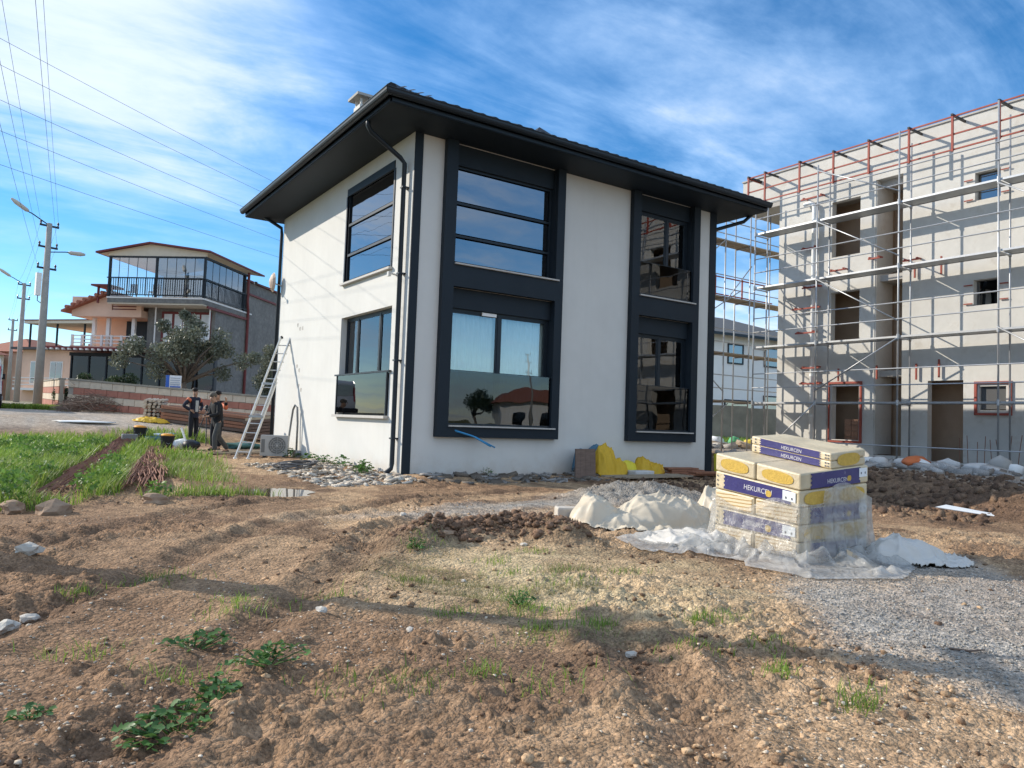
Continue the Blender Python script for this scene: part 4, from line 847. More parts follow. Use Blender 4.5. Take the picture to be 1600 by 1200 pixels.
# balustrade with uprights
B_('top_rail', DKF, nb, ((-.12, -.12, 8.66), (-.07, 5.82, 8.72))); B_('top_rail', DKF, nb, ((-.07, -.12, 8.66), (5.2, -.07, 8.72)))
B_('bottom_rail', DKF, nb, ((-.115, -.115, 7.70), (-.075, 5.82, 7.74))); B_('bottom_rail', DKF, nb, ((-.075, -.115, 7.70), (5.2, -.075, 7.74)))
for k in range(42): B_('baluster', DKF, nb, ((-.108, .02+k*.138, 7.74), (-.082, .045+k*.138, 8.66)))
for k in range(34): B_('baluster', DKF, nb, ((.05+k*.15, -.108, 7.74), (.075+k*.15, -.082, 8.66)))
# wall openings behind the tree, posts, drain pipes
B_('window', MAROON, nb, ((1.44, .25, 5.0), (1.5, 1.5, 7.0))); B_('window', MAROON, nb, ((1.44, 1.9, 5.0), (1.5, 3.3, 7.0)))
for y in (.35, .95, 2.0, 2.65): B_('pane', mat('pale_blind', (.60, .62, .62), .5), nb, ((1.42, y, 5.2), (1.438, y+.48, 6.85)))
for y in (.08, 1.65, 3.4): B_('slender_post', WHT, nb, ((1.0, y, 4.7), (1.06, y+.06, 7.2)))
MB().path([(5.15, -.12, 10.1), (5.15, -.12, 8.2), (5.35, -.1, 7.6), (5.35, -.1, GZN)], .09, 8).build('drain_pipe', MAROON, nb, local=True)
MB().bar((.4, -.06, 7.15), (5.2, -.06, 7.15), .10, .14).build('slab_trim', MAROON, nb, local=True)
MB().bar((5.4, -.08, 8.78), (10.6, -.08, 8.78), .1, .12).build('wall_coping', MAROON, nb, local=True)
MB().bar((6.0, .4, 9.8), (12.0, .4, 9.8), .2, .1).build('wall_coping', MAROON, nb, local=True)
# lower floors: dark glazed ground floor, pergola, peach balcony
B_('ground_glazing', GLASSN, nb, ((.9, -.4, 1.5), (.93, 8.4, 4.2)))
B_('ground_room', INTD, nb, ((1.2, -.3, 1.0), (1.45, 8.3, 4.3)))
for k in range(9): B_('glazing_bar', DKF, nb, ((.84, -.45+k*1.1, 1.2), (.92, -.37+k*1.1, 4.25)))
B_('glazing_head', DKF, nb, ((.80, -.5, 4.2), (.95, 8.5, 4.4)))
B_('pergola_roof', MAROON, nb, ((-.6, 3.6, 4.5), (2.6, 9.0, 4.62)))
for k in range(15): B_('rafter_end', WHT, nb, ((-.72, 3.8+k*.36, 4.42), (-.5, 3.9+k*.36, 4.52)))
B_('balcony_slab', PEACH, nb, ((1.3, 4.25, 4.63), (2.6, 8.9, 4.85)))
for z in (5.0, 5.2, 5.42): B_('balcony_rail', WHT, nb, ((1.28, 4.3, z), (1.34, 8.85, z+.06)))
for k in range(8): B_('balcony_upright', WHT, nb, ((1.25, 4.35+k*.62, 4.85), (1.37, 4.47+k*.62, 5.5)))
for y in (5.0, 6.6, 7.5): B_('white_column', WHT, nb, ((1.5, y, 4.85), (1.68, y+.2, 6.75)))
B_('balcony_door', DKF, nb, ((2.54, 4.6, 4.9), (2.6, 6.2, 6.5)))
B_('upper_balcony', PEACH, nb, ((.9, 4.25, 6.55), (2.6, 8.6, 6.95)))
B_('upper_parapet', PEACH, nb, ((.9, 6.1, 6.95), (1.05, 8.6, 7.7)))
for z in (6.98, 7.14, 7.30, 7.46): B_('maroon_slat', MAROON, nb, ((.94, 4.6, z), (1.0, 6.1, z+.06)))
m = MB(); m.add([(.5, 6.0, 8.05), (.5, 9.0, 6.85), (10, 9.0, 6.85), (10, 6.0, 8.05), (.5, 6.0, 7.93), (.5, 9.0, 6.73), (10, 9.0, 6.73), (10, 6.0, 7.93)], [(0, 3, 2, 1), (4, 5, 6, 7), (0, 1, 5, 4), (1, 2, 6, 5), (2, 3, 7, 6), (3, 0, 4, 7)])
RTIL = mat('terracotta', (.33, .13, .085), .85, .25, 9, .3); wr = m.build('wing_roof', RTIL, nb, local=True)
for k in range(8):
    a = 6.1+k*.36; MB().path([(.42, a, 8.04-k*.144), (.75, a, 8.06-k*.144)], .11, 7).build('end_tile', RTIL, wr, local=True)
B_('wing_gable', PEACH, nb, ((.95, 4.3, 6.95), (1.2, 6.05, 7.25)))
B_('side_canopy', MAROON, nb, ((.2, 5.85, 9.0-.75), (1.6, 7.0, 9.1-.75))); B_('canopy_post', MAROON, nb, ((.5, 6.7, 7.3), (.6, 6.8, 8.25)))
# terrace furniture
def nbw(x, y, z): 
    c_, s_ = math.cos(R(50)), math.sin(R(50)); return (2.05+x*c_-y*s_, 30.74+x*s_+y*c_, z)
for k, (yy, col_, lab) in enumerate(((1.0, (.75, .75, .73), 'white'), (1.9, (.55, .2, .12), 'red brown'), (3.6, (.2, .2, .2), 'black'), (5.0, (.25, .4, .55), 'blue'))):
    cth = thing('terrace_chair', f'{lab} chair behind the roof terrace railing', 'chair', nbw(1.0, yy, 7.6), R(50)); mt = mat('chair_'+lab.replace(' ', '_'), col_, .6)
    B_('seat', mt, cth, ((-.22, -.22, .42), (.22, .22, .47))); B_('backrest', mt, cth, ((.2, -.22, .47), (.25, .22, .95)))
    for a in (-1, 1):
        for b2 in (-1, 1): B_('leg', mt, cth, ((a*.2-.02, b2*.2-.02, 0), (a*.2+.02, b2*.2+.02, .42)))
# ------------------------------------------------------------------ leafy things
def leaves(n_, centers, radii, size, asp=.45, up_b=.0):
    """leaf quads spread over clump volumes (numpy): returns V,F"""
    ci = rng.integers(len(centers), size=n_); C_ = np.array(centers)[ci]; Rr = np.array(radii)[ci]
    if Rr.ndim == 1: Rr = Rr[:, None]*np.ones(3)
    d = rng.normal(size=(n_, 3)); d /= np.linalg.norm(d, axis=1)[:, None]; P = C_+d*Rr*(rng.random((n_, 1))**.45)
    a = rng.normal(size=(n_, 3)); a[:, 2] += up_b; a /= np.linalg.norm(a, axis=1)[:, None]; b2 = np.cross(a, rng.normal(size=(n_, 3))); b2 /= np.linalg.norm(b2, axis=1)[:, None]
    s_ = size*(.6+.8*rng.random((n_, 1))); a = a*s_; b2 = b2*s_*asp
    V = np.stack([P-a, P+b2, P+a, P-b2], 1).reshape(-1, 3); return V, np.arange(n_*4).reshape(-1, 4)
OLIVE = leafmat('olive_leaf', (.10, .115, .075), (.24, .25, .18), .2)
DGREEN = leafmat('dark_leaf', (.03, .055, .022), (.07, .10, .04), .25)
BARK = mat('bark', (.16, .13, .105), .95, .3, 9, .6, 20)
def tree(name, label, loc, trunk, clumps, n_, size, lm, cat='tree', asp=.42, limbs=True):
    z0 = loc[2]; t_ = thing(name, label, cat, loc)
    m = MB(); top = Vector((0, 0, trunk[0])); m.path([(0, 0, -.2), (.05, .03, trunk[0]*.5), tuple(top)], [trunk[1], trunk[1]*.8, trunk[1]*.65], 8)
    m.build('trunk', BARK, t_, smooth=True, local=True)
    cs = [(c_[0], c_[1], c_[2]) for c_ in clumps]; rs = [c_[3] if hasattr(c_[3], '__len__') else (c_[3],)*3 for c_ in clumps]
    for c_ in clumps:
        p = Vector(c_[:3]); mid = top.lerp(p, .5)+Vector((random.uniform(-.15, .15), random.uniform(-.15, .15), .1)); MB().path([top-Vector((0, 0, .1)), mid, p], [trunk[1]*.45, trunk[1]*.28, trunk[1]*.08], 6).build('limb', BARK, t_, smooth=True, local=True)
    V, F_ = leaves(n_, cs, rs, size, asp); npmesh('crown', V, F_, lm, t_); return t_
ot = (-.1, 22.9, G0(-.1, 22.9))
cl = []
for k in range(26):
    a = random.random()*6.28; r_ = random.random()**.6; cl.append((2.3*r_*math.cos(a), 1.5*r_*math.sin(a), 2.5+1.35*random.random()+.5*(1-r_), .30+.28*random.random()))
cl += [(2.4, -.6, 2.6, .5), (-2.6, .8, 2.4, .45), (-2.3, .9, 2.9, .45), (.2, 0, 4.3, .42), (-.1, .1, 4.6, .25), (1.6, -.4, 2.0, .45), (-1.2, 0, 2.0, .5), (2.9, -.9, 2.8, .35)]
tree('olive_tree', 'broad grey green olive tree growing behind the striped wall', ot, (1.6, .17), cl, 12000, .075, OLIVE)
cl = [(.0, 0, 1.0+.4*k, .55-.06*abs(k-2)) for k in range(6)]+[(.35, .1, 1.4, .4), (-.35, 0, 1.7, .4), (.3, 0, 2.3, .3)]
tree('columnar_shrub', 'dark upright shrub beside the stone house pipe', (2.55, 18.6, G0(2.5, 18.6)), (1.0, .06), cl, 6000, .055, OLIVE, 'shrub')
cl = [(x, y, .5+.5*random.random(), .45) for x, y in ((-.8, .5), (0, 0), (.8, -.5), (1.5, -1.2), (-1.4, 1.0))]
tree('garden_shrub', 'dark green garden shrubs behind the corner of the striped wall', (-3.2, 26.2, G0(-3.2, 26.2)+.1), (.4, .05), cl+[(-.6, .2, 1.3, .4), (.5, 0, 1.2, .35)], 6500, .06, DGREEN, 'shrub')
cl = [(0, 0, .6, .5), (.3, .1, 1.1, .45), (-.3, 0, 1.0, .4)]
tree('bay_bush', 'small rounded green bush before the dark glazed ground floor', (-2.4, 24.7, G0(-2.4, 24.7)+.3), (.4, .05), cl, 3000, .05, DGREEN, 'bush')
# brush pile of cut twigs
TW = mat('dry_twig', (.20, .145, .115), .95, .3, 8)
br = thing('brush_pile', 'tangled pile of cut brown twigs against the striped wall', 'brush', (-3.55, 23.4, 1.0))
for q in range(12):
    m = MB()
    for k in range(45):
        c_ = Vector((-3.6+1.25*(random.random()-.5)*2, 23.5-1.0*(random.random()-.5)*2, 1.0+.1)); c_.z = G0(c_.x, c_.y)+.75*random.random()*(1-((c_.x+3.6)/1.4)**2)
        d = Vector((random.uniform(-1, 1), random.uniform(-1, 1), random.uniform(-.25, .55)))*.5; m.path([c_-d, c_+Vector((0, 0, .06)), c_+d], [.010, .009, .004], 4, cap=False)
    m.build('twig_bundle', TW, br)
for q in range(8):
    a = Vector((-3.9+.9*random.random(), 24.6, 1.6)); d = Vector((random.uniform(-1.2, 1.6), random.uniform(-.2, .2), random.uniform(.5, 1.2))); MB().path([a-d*.2, a+d*.5+Vector((0, 0, .1)), a+d], [.02, .013, .005], 5).build('branch', TW, br)
# ------------------------------------------------------------------ striped boundary wall (cream and red blocks)
WC = mat('cream_block', (.60, .50, .38), .9, .12, 5, .3, 25, var2=.15); WRD = mat('red_block', (.40, .17, .12), .9, .15, 5, .3, 25, var2=.15); CAPM = mat('wall_capping', (.26, .24, .20), .9, .15, 4, .3); MORT = mat('mortar', (.36, .31, .26), .95, .1)
def stripe_wall(label, p, q, zt0, zt1, nb_):
    p = Vector((*p, 0)); q = Vector((*q, 0)); w_ = thing('striped_boundary_wall', label, 'wall', (p.x, p.y, G0(p.x, p.y)))
    d = (q-p); L_ = d.length; d.normalize()
    zb0, zb1 = G0(p.x, p.y)-.2, G0(q.x, q.y)-.2
    m = MB(); nn = Vector((-d.y, d.x, 0))*.07
    m.add([tuple(p-nn+Vector((0, 0, zb0))), tuple(q-nn+Vector((0, 0, zb1))), tuple(q-nn+Vector((0, 0, zt1))), tuple(p-nn+Vector((0, 0, zt0))), tuple(p+nn+Vector((0, 0, zb0))), tuple(q+nn+Vector((0, 0, zb1))), tuple(q+nn+Vector((0, 0, zt1))), tuple(p+nn+Vector((0, 0, zt0)))],
          [(0, 1, 2, 3), (7, 6, 5, 4), (0, 4, 5, 1), (3, 2, 6, 7), (0, 3, 7, 4), (1, 5, 6, 2)]); m.build('core', MORT, w_)
    rows = 5
    for r_ in range(rows):
        for k in range(nb_):
            o_ = .5*(r_ % 2); a = max(0, (k-o_)/nb_); b_ = min(1, (k+1-o_)/nb_)
            if b_-a < .2/nb_: continue
            A = p.lerp(q, a); B2 = p.lerp(q, b_); za = zb0+(zb1-zb0)*a; zt = zt0+(zt1-zt0)*a; h = (zt-za)/rows
            zc = za+h*(r_+.5); A = A+d*.012; B2 = B2-d*.012
            MB().bar((A.x, A.y, zc), (B2.x, B2.y, zc+(zt1-zt0)*(b_-a)*.5), .22+.012*random.random(), h*.94).build('block', WRD if r_ in (1, 3) else WC, w_)
    MB().bar(p+Vector((0, 0, zt0+.03)), q+Vector((0, 0, zt1+.03)), .30, .07).build('capping', CAPM, w_)
stripe_wall('red and cream striped block wall before the stone house', (3.0, 15.7), (-4.45, 25.0), 1.78, 2.42, 19)
stripe_wall('red and cream striped block wall running along the street', (-4.75, 25.3), (-5.3, 46), 2.42, 2.75, 26)
sg = thing('wall_sign', 'small white and blue notice board standing behind the striped wall', 'sign', (-.85, 21.5, 2.1)); sdir = R(20)
Wb = mat('sign_white', (.80, .80, .80), .5, .03); Bb = mat('sign_blue', (.05, .14, .50), .5, .05)
m = MB(); m.bar((-1.10, 21.35, 2.42), (-.50, 21.2, 2.42), .03, .62); m.build('board', Wb, sg)
MB().bar((-1.10, 21.33, 2.42), (-.97, 21.298, 2.42), .034, .622).build('blue_stripe', Bb, sg); MB().bar((-.93, 21.27, 2.24), (-.53, 21.17, 2.24), .034, .05).build('printed_line', Bb, sg)
for z in (2.62, 2.52, 2.42, 2.34): MB().bar((-.93, 21.275, z), (-.56, 21.183, z), .033, .02).build('printed_line', mat('print_grey', (.35, .4, .5)), sg)
MB().tube((-.8, 21.3, 1.2), (-.8, 21.3, 2.2), .02).build('post', STEEL, sg)
# ------------------------------------------------------------------ utility poles and wires
PC = mat('concrete_pole', (.34, .32, .29), .9, .15, 5, .3, 25, var2=.12); INS = mat('brown_insulator', (.06, .04, .05), .3, .1); LAMPH = mat('lamp_housing', (.50, .46, .40), .5, .1)
poles = []
def utility_pole(label, x, y, h, adir, lamps=2, box=False, arms=3, rad=1.0):
    z = G0(x, y); t_ = thing('utility_pole', label, 'utility pole', (x, y, z), adir)
    MB().path([(0, 0, -.5), (0, 0, h)], [.21*rad, .12*rad], 10).build('shaft', PC, t_, smooth=True, local=True)
    for k in range(arms):
        za = h-.12-k*1.05
        ar = MB().bar((-.42, 0, za), (.42, 0, za-.02), .07, .09).build('crossarm', DKF, t_, local=True)
        for s_ in (-1, 1): MB().lathe([(.02, 0), (.045, .03), (.03, .08), (.055, .10), (.05, .14), (.02, .2)], 8, (s_*.37, 0, za+.04)).build('insulator', INS, ar, local=True)
    for k in range(lamps):
        s_ = (-1, 1)[k]; za = h-.05-k*1.35
        a = MB().path([(s_*.1, 0, za), (s_*.75, 0, za+.12+.25*(k == 0)), (s_*.95, 0, za+.14+.3*(k == 0))], .028, 6).build('lamp_arm', DKF, t_, local=True)
        e = .12+.33*(k == 0); d = .42*(k == 0)+.04
        MB().path([(s_*.9, 0, za+e), (s_*1.0, 0, za+e+d*.1), (s_*1.45, 0, za+e+d*.7), (s_*1.65, 0, za+e+d)], [.05, .10, .11, .05], 8).build('lamp_head', LAMPH, a, smooth=True, local=True)
    if box:
        b2 = B_('meter_box', WHT, t_, ((-.42, -.12, h-3.6), (-.2, .12, h-2.5))); MB().path([(-.3, 0, h-3.6), (-.3, 0, h-3.85), (-.15, 0, h-3.95)], .02, 5).build('conduit', DKF, b2, local=True)
    poles.append((x, y, z+h)); return t_
utility_pole('tall concrete street pole with two lamps and a meter box', -5.55, 29.0, 9.1, R(12), 2, True)
utility_pole('concrete street pole with one lamp beyond the tall pole', -6.3, 53.3, 9.0, R(8), 1, False, 2)
utility_pole('most distant concrete street pole without any lamp', -6.95, 80.2, 8.6, R(8), 0, False, 2)
utility_pole('slim concrete pole with crossarms casting its shadow over the lot', -7.95, -5.1, 5.7, R(45), 0, rad=.85)
utility_pole('concrete pole beyond the meadow carrying the crossing wires', -16, -2, 9.0, R(45), 0)
utility_pole('concrete pole standing behind the lot at the street', -8.2, -20, 9.2, R(8), 0)
utility_pole('concrete pole far behind the lot, mirrored in the window glass', 44, -58, 9.0, R(30), 0)
utility_pole('concrete pole behind the white house', 12.5, 23, 9.0, R(70), 0)
WIREM = mat('black_wire', (.03, .03, .035), .6, .05)
wr_ = 0
def wire(a, b_, sag, label):
    pts = []
    for k in range(17):
        t_ = k/16; p = Vector(a).lerp(Vector(b_), t_); p.z -= sag*4*t_*(1-t_); pts.append(p)
    o = MB().path(pts, .0048, 5).build('overhead_wire', WIREM, smooth=True); tag(o, label, 'wire', 'overhead wires')
for k, (dx, za, zb) in enumerate(((-.37, 10.3, 9.9), (.37, 10.3, 9.9), (-.37, 9.2, 8.8), (.37, 9.2, 8.8), (-.37, 8.1, 7.8))):
    wire((-5.55+dx, 29, za-.1), (-8.2+dx, -20, zb-.3), .35, 'black overhead wire along the street fixed to the '+('top', 'middle', 'lowest')[k//2]+' crossarm of the tall pole')
    if k < 4: wire((-5.55+dx, 29, za-.1), (-6.3+dx, 53.3, 10.55-1.05*(k//2)), .5, 'thin wire strung between two street poles'); wire((-6.3+dx, 53.3, 10.55-1.05*(k//2)), (-6.95+dx, 80.2, 10.3-.9*(k//2)), .5, 'thin wire strung between two far street poles')
for k, (z0, z1) in enumerate(((9.1, 10.2), (8.55, 9.75), (7.85, 9.0), (7.2, 8.4), (6.35, 8.0))):
    wire((-16, -2+.1*k, z0), (12.5, 23+.2*k, z1), .35, ('topmost', 'second', 'third', 'fourth', 'lowest')[k]+' of five overhead wires crossing the sky toward the white house')
# ------------------------------------------------------------------ street house, houses beyond, van
fh = thing('street_house', 'peach house with flat canopy roof beyond the street poles', 'house', (-1.5, 60, 1.5), R(40))
B_('wall', PEACH, fh, ((0, -4, -.5), (9, 7, 4.6))); B_('upper_wall', PEACH, fh, ((3, -4, 4.6), (9, 2.5, 6.6)))
rr_ = B_('roof', mat('grey_roof', (.10, .09, .09), .8, .2), fh, ((-.7, -4.6, 4.6), (3.0, 7.6, 4.8))); B_('canopy', CREAM, fh, ((-.5, -4.5, 6.9), (9, 6.5, 7.15))); B_('canopy_edge', MAROON, fh, ((-.55, -4.56, 7.15), (9, 6.55, 7.24)))
for y in (-3.8, .2, 3.2, 6.2): B_('canopy_post', DKF, fh, ((-.1, y, 4.8), (.02, y+.12, 6.9)))
for y in (-2.5, 0, 2.4, 4.6):
    w1 = B_('window', WHT, fh, ((-.06, y, 1.6), (-.005, y+1.4, 3.6))); B_('pane', GLASSD, w1, ((-.09, y+.1, 1.7), (-.065, y+.65, 3.5)), ((-.09, y+.75, 1.7), (-.065, y+1.3, 3.5)))
B_('balcony', WHT, fh, ((-1.0, -3.5, 1.0), (-.01, 6.8, 1.2)))
for k in range(3): B_('balcony_rail', WHT, fh, ((-1.0, -3.5, 1.45+.3*k), (-.95, 6.8, 1.52+.3*k)))
MB().path([(-.2, -4.1, 4.6), (-.2, -4.1, 2.6), (-.2, -2.2, 2.4), (-.2, -2.2, .6)], .09, 6).build('drain_pipe', DKF, fh, local=True)
gh = thing('gabled_house', 'pale gabled house with pink trim between peach and stone houses', 'house', (3.2, 52, 1.4), R(42))
B_('wall', CREAM, gh, ((0, -3, -.5), (8, 6, 5.0)))
m = MB(); m.add([(-.5, -3.6, 5.0), (-.5, 6.6, 5.0), (-.5, 1.5, 6.9), (8, -3.6, 5.0), (8, 6.6, 5.0), (8, 1.5, 6.9)], [(0, 2, 1), (3, 4, 5), (0, 3, 5, 2), (1, 2, 5, 4), (0, 1, 4, 3)]); m.build('roof', mat('pink_white', (.66, .60, .56), .8, .05), gh, local=True)
B_('eaves_trim', mat('pink_trim', (.52, .20, .17), .7, .1), gh, ((-.56, -3.6, 4.75), (-.51, 6.6, 5.02)))
for y in (-2, 1, 3.6):
    w1 = B_('window', WHT, gh, ((-.06, y, 2.2), (-.005, y+1.3, 4.0))); B_('pane', GLASSD, w1, ((-.09, y+.1, 2.3), (-.065, y+1.2, 3.9)))
for k, (x, y, rz, s_, mt) in enumerate(((-14, 95, 30, 1.0, CREAM), (-4, 100, 45, 1.1, PEACH), (10, 80, 35, 1.2, WHT), (38, 62, 10, 1.0, CREAM), (52, 52, -10, 1.1, WHT), (70, 38, -20, 1.1, PEACH))):
    labs = ['cream house at the far end of the street', 'peach house farther down the street', 'white house behind the stone house', 'cream house far behind the white house', 'white house far behind the scaffold', 'peach house far behind the unfinished building']
    hh = thing('distant_house', labs[k]+' with a tiled roof', 'house', (x, y, G0(x, y)), R(rz))
    B_('wall', mt, hh, ((-5*s_, -4*s_, -.5), (5*s_, 4*s_, 5.4*s_))); m = MB(); m.add([(-5.6*s_, -4.6*s_, 5.4*s_), (5.6*s_, -4.6*s_, 5.4*s_), (5.6*s_, 4.6*s_, 5.4*s_), (-5.6*s_, 4.6*s_, 5.4*s_), (-2*s_, 0, 7.2*s_), (2*s_, 0, 7.2*s_)], [(0, 1, 5, 4), (1, 2, 5), (2, 3, 4, 5), (3, 0, 4), (3, 2, 1, 0)]); m.build('roof', RTIL, hh, local=True)
    for xx in (-3.2, -.6, 2.0):
        for z in (1.0, 3.6): wn = B_('window', WHT, hh, ((xx*s_, -4*s_-.05, z*s_), (xx*s_+1.2, -4*s_-.005, z*s_+1.3))); B_('pane', GLASSD, wn, ((xx*s_+.1, -4*s_-.08, z*s_+.1), (xx*s_+1.1, -4*s_-.055, z*s_+1.2)))
# houses and trees behind the viewer, seen in the window glass
bhs = thing('reflected_house', 'low house with red brown roof behind the lot, mirrored in the window glass', 'house', (62, -80, .0), R(25))
B_('wall', WHT, bhs, ((-7, -4, -.5), (7, 4, 4.2))); m = MB(); m.add([(-7.8, -4.8, 4.2), (7.8, -4.8, 4.2), (7.8, 4.8, 4.2), (-7.8, 4.8, 4.2), (-3, 0, 6.6), (3, 0, 6.6)], [(0, 1, 5, 4), (1, 2, 5), (2, 3, 4, 5), (3, 0, 4), (3, 2, 1, 0)]); m.build('roof', RTIL, bhs, local=True)
for xx in (-5, -1, 3): B_('window', GLASSD, bhs, ((xx, 4.001, 1.0), (xx+1.6, 4.05, 2.6)))
for k, (x, y, s_, lab) in enumerate(((56, -90, 1.5, 'rounded dark tree beside the mirrored low house'), (80, -85, 2.0, 'large dark tree far behind the lot'), (30, -84, 1.6, 'bushy dark tree across the street behind the lot'))):
    cl = [(1.6*s_*math.cos(a)*r_, 1.6*s_*math.sin(a)*r_, s_*(2.2+1.4*random.random()), .8*s_) for a, r_ in [(random.random()*6.28, random.random()**.5) for _ in range(9)]]
    tree('roadside_tree', lab, (x, y, 0), (1.4*s_, .2), cl, 3500, .16, DGREEN)
vn_ = thing('delivery_van', 'white van with red side stripe parked at the street edge', 'van', (-7.95, 26.0, G0(-7.95, 26)), R(3))
VW = mat('van_white', (.62, .60, .60), .3, .03, spec=.6, coat=.4); VR = mat('van_red', (.40, .05, .06), .3, .05, spec=.6); TY = mat('tyre', (.02, .02, .02), .8)
m = MB(); prof = [(-2.2, .35), (-2.25, .9), (-2.15, 1.95), (-1.9, 2.1), (.6, 2.1), (1.0, 2.0), (1.5, 1.25), (2.3, 1.05), (2.4, .6), (2.35, .35)]
vs = [(sx*(.90 if z < 1.2 else .90-.12*(z-1.2)/.9), y, z) for sx in (-1, 1) for y, z in prof]; k = len(prof)
m.add(vs, [tuple(range(k)), tuple(reversed(range(k, 2*k)))]+[(i, k+i, k+(i+1) % k, (i+1) % k) for i in range(k)]); bd = m.build('body', VW, vn_, local=True, bevel=.06, recalc=True)
B_('side_stripe', VR, vn_, ((.895, -2.15, .75), (.915, 2.2, 1.15))); B_('rear_window', GLASSD, vn_, ((-.7, -2.24, 1.25), (.7, -2.19, 1.85))); B_('side_window', GLASSD, vn_, ((.86, -1.7, 1.3), (.90, -.5, 1.85))); B_('side_window', GLASSD, vn_, ((.86, -.3, 1.3), (.90, .8, 1.85)))
for sx in (-1, 1):
    B_('tail_lamp', VR, vn_, ((sx*.72-.08, -2.3, .95), (sx*.72+.08, -2.2, 1.75)))
    for y in (-1.4, 1.5): wh = MB().path([(sx*.78, y, .33), (sx*.93, y, .33)], .33, 16).build('wheel', TY, vn_, local=True); MB().path([(sx*.925, y, .33), (sx*.95, y, .33)], .19, 12).build('rim', ALU, wh, local=True)
B_('bumper', BLACKP, vn_, ((-.9, -2.36, .32), (.9, -2.2, .6))); B_('mirror', BLACKP, vn_, ((.92, 1.1, 1.3), (1.12, 1.25, 1.55)))
# ------------------------------------------------------------------ stack of insulation packs
PA = .08; PC0 = Vector((-.45, -9.45)); PLl = Vector((math.sin(PA), math.cos(PA))); PRr = Vector((math.cos(PA), -math.sin(PA))); PW, PD = 1.0, 1.08
ZG = .01
def PL(p, q, z):
    u_, v_ = p/PW, q/PD; hf = .84*(1-u_)*(1-v_)+.93*u_*(1-v_)+.985*(1-u_)*v_+1.04*u_*v_
    w_ = PC0+PRr*p+PLl*q; return (w_.x, w_.y, ZG+z*hf/.98)
CREAMW = mat('pack_film', (.62, .51, .33), .4, .10, 6, .5, 16, spec=.5, var2=.22, scale2=2.5, col2=(.42, .32, .19), c2amt=.5, c2scale=6, c2a=.58, c2b=.72)
PURP = mat('purple_print', (.035, .028, .14), .35, .18, 9, .15, 40, spec=.5, col2=(.35, .33, .42), c2amt=.6, c2scale=7, c2a=.62, c2b=.72)
WOOL = mat('yellow_wool', (.60, .40, .09), .95, .2, 30, .6, 80)
STKR = mat('white_sticker', (.75, .78, .80), .4, .03); TXT = mat('print_white', (.62, .60, .62), .5, .05); INK = mat('ink', (.12, .12, .13), .6)
STRW = bpy.data.materials.new('board_edges'); STRW.use_nodes = True; t = STRW.node_tree; n = t.nodes; l = t.links; b = n['Principled BSDF']; b.inputs['Roughness'].default_value = .7
tcn = n.new('ShaderNodeTexCoord'); wv = n.new('ShaderNodeTexWave'); wv.bands_direction = 'Z'; wv.inputs['Scale'].default_value = 9; wv.inputs['Distortion'].default_value = 1.2; wv.inputs['Detail'].default_value = 2; wv.inputs['Detail Scale'].default_value = 1.5; l.new(tcn.outputs['Object'], wv.inputs['Vector'])
rp = n.new('ShaderNodeValToRGB'); rp.color_ramp.elements[0].color = (.40, .25, .09, 1); rp.color_ramp.elements[1].color = (.68, .56, .37, 1); rp.color_ramp.elements[0].position = .12; rp.color_ramp.elements[1].position = .4; l.new(wv.outputs['Fac'], rp.inputs[0]); l.new(rp.outputs[0], b.inputs['Base Color'])
MATS['board_edges'] = STRW
def pbox(m, p0, p1, q0, q1, z0, z1):
    c_ = [PL(p, q, z) for z in (z0, z1) for p, q in ((p0, q0), (p1, q0), (p1, q1), (p0, q1))]
    return m.add(c_, [(0, 3, 2, 1), (4, 5, 6, 7), (0, 1, 5, 4), (1, 2, 6, 5), (2, 3, 7, 6), (3, 0, 4, 7)])
def quad_on(face, off, a0, a1, z0, z1, th=.002, rag=0):
    """panel on the left face (p=0; a runs along q) or right face (q=0; a runs along p)"""
    m = MB(); nseg = 14 if rag else 1; lo = []; hi = []
    f = (lambda a, z, o: PL(off-o, a, z)) if face == 'L' else (lambda a, z, o: PL(a, off-o, z))
    za = [z0+(z1-z0)*k/nseg for k in range(nseg+1)]
    vs = []
    for z in za:
        j0 = rag*(1 if int((z-z0)/(z1-z0)*6.99) % 2 else -.3); vs += [f(a0+j0, z, th), f(a1-j0, z, th)]
    m.add(vs, [(2*k, 2*k+1, 2*k+3, 2*k+2) for k in range(nseg)]); return m
def oval(face, off, ac, zc, ra, rz, th):
    m = MB(); f = (lambda a, z: PL(off-th, a, z)) if face == 'L' else (lambda a, z: PL(a, off-th, z))
    pts = []
    for k in range(28):
        t_ = 2*math.pi*k/28; c_, s_ = math.cos(t_), math.sin(t_); pts.append(f(ac+ra*math.copysign(abs(c_)**.75, c_), zc+rz*math.copysign(abs(s_)**.8, s_)))
    m.add([f(ac, zc)]+pts, [(0, k+1, (k+1) % 28+1) for k in range(28)]); return m
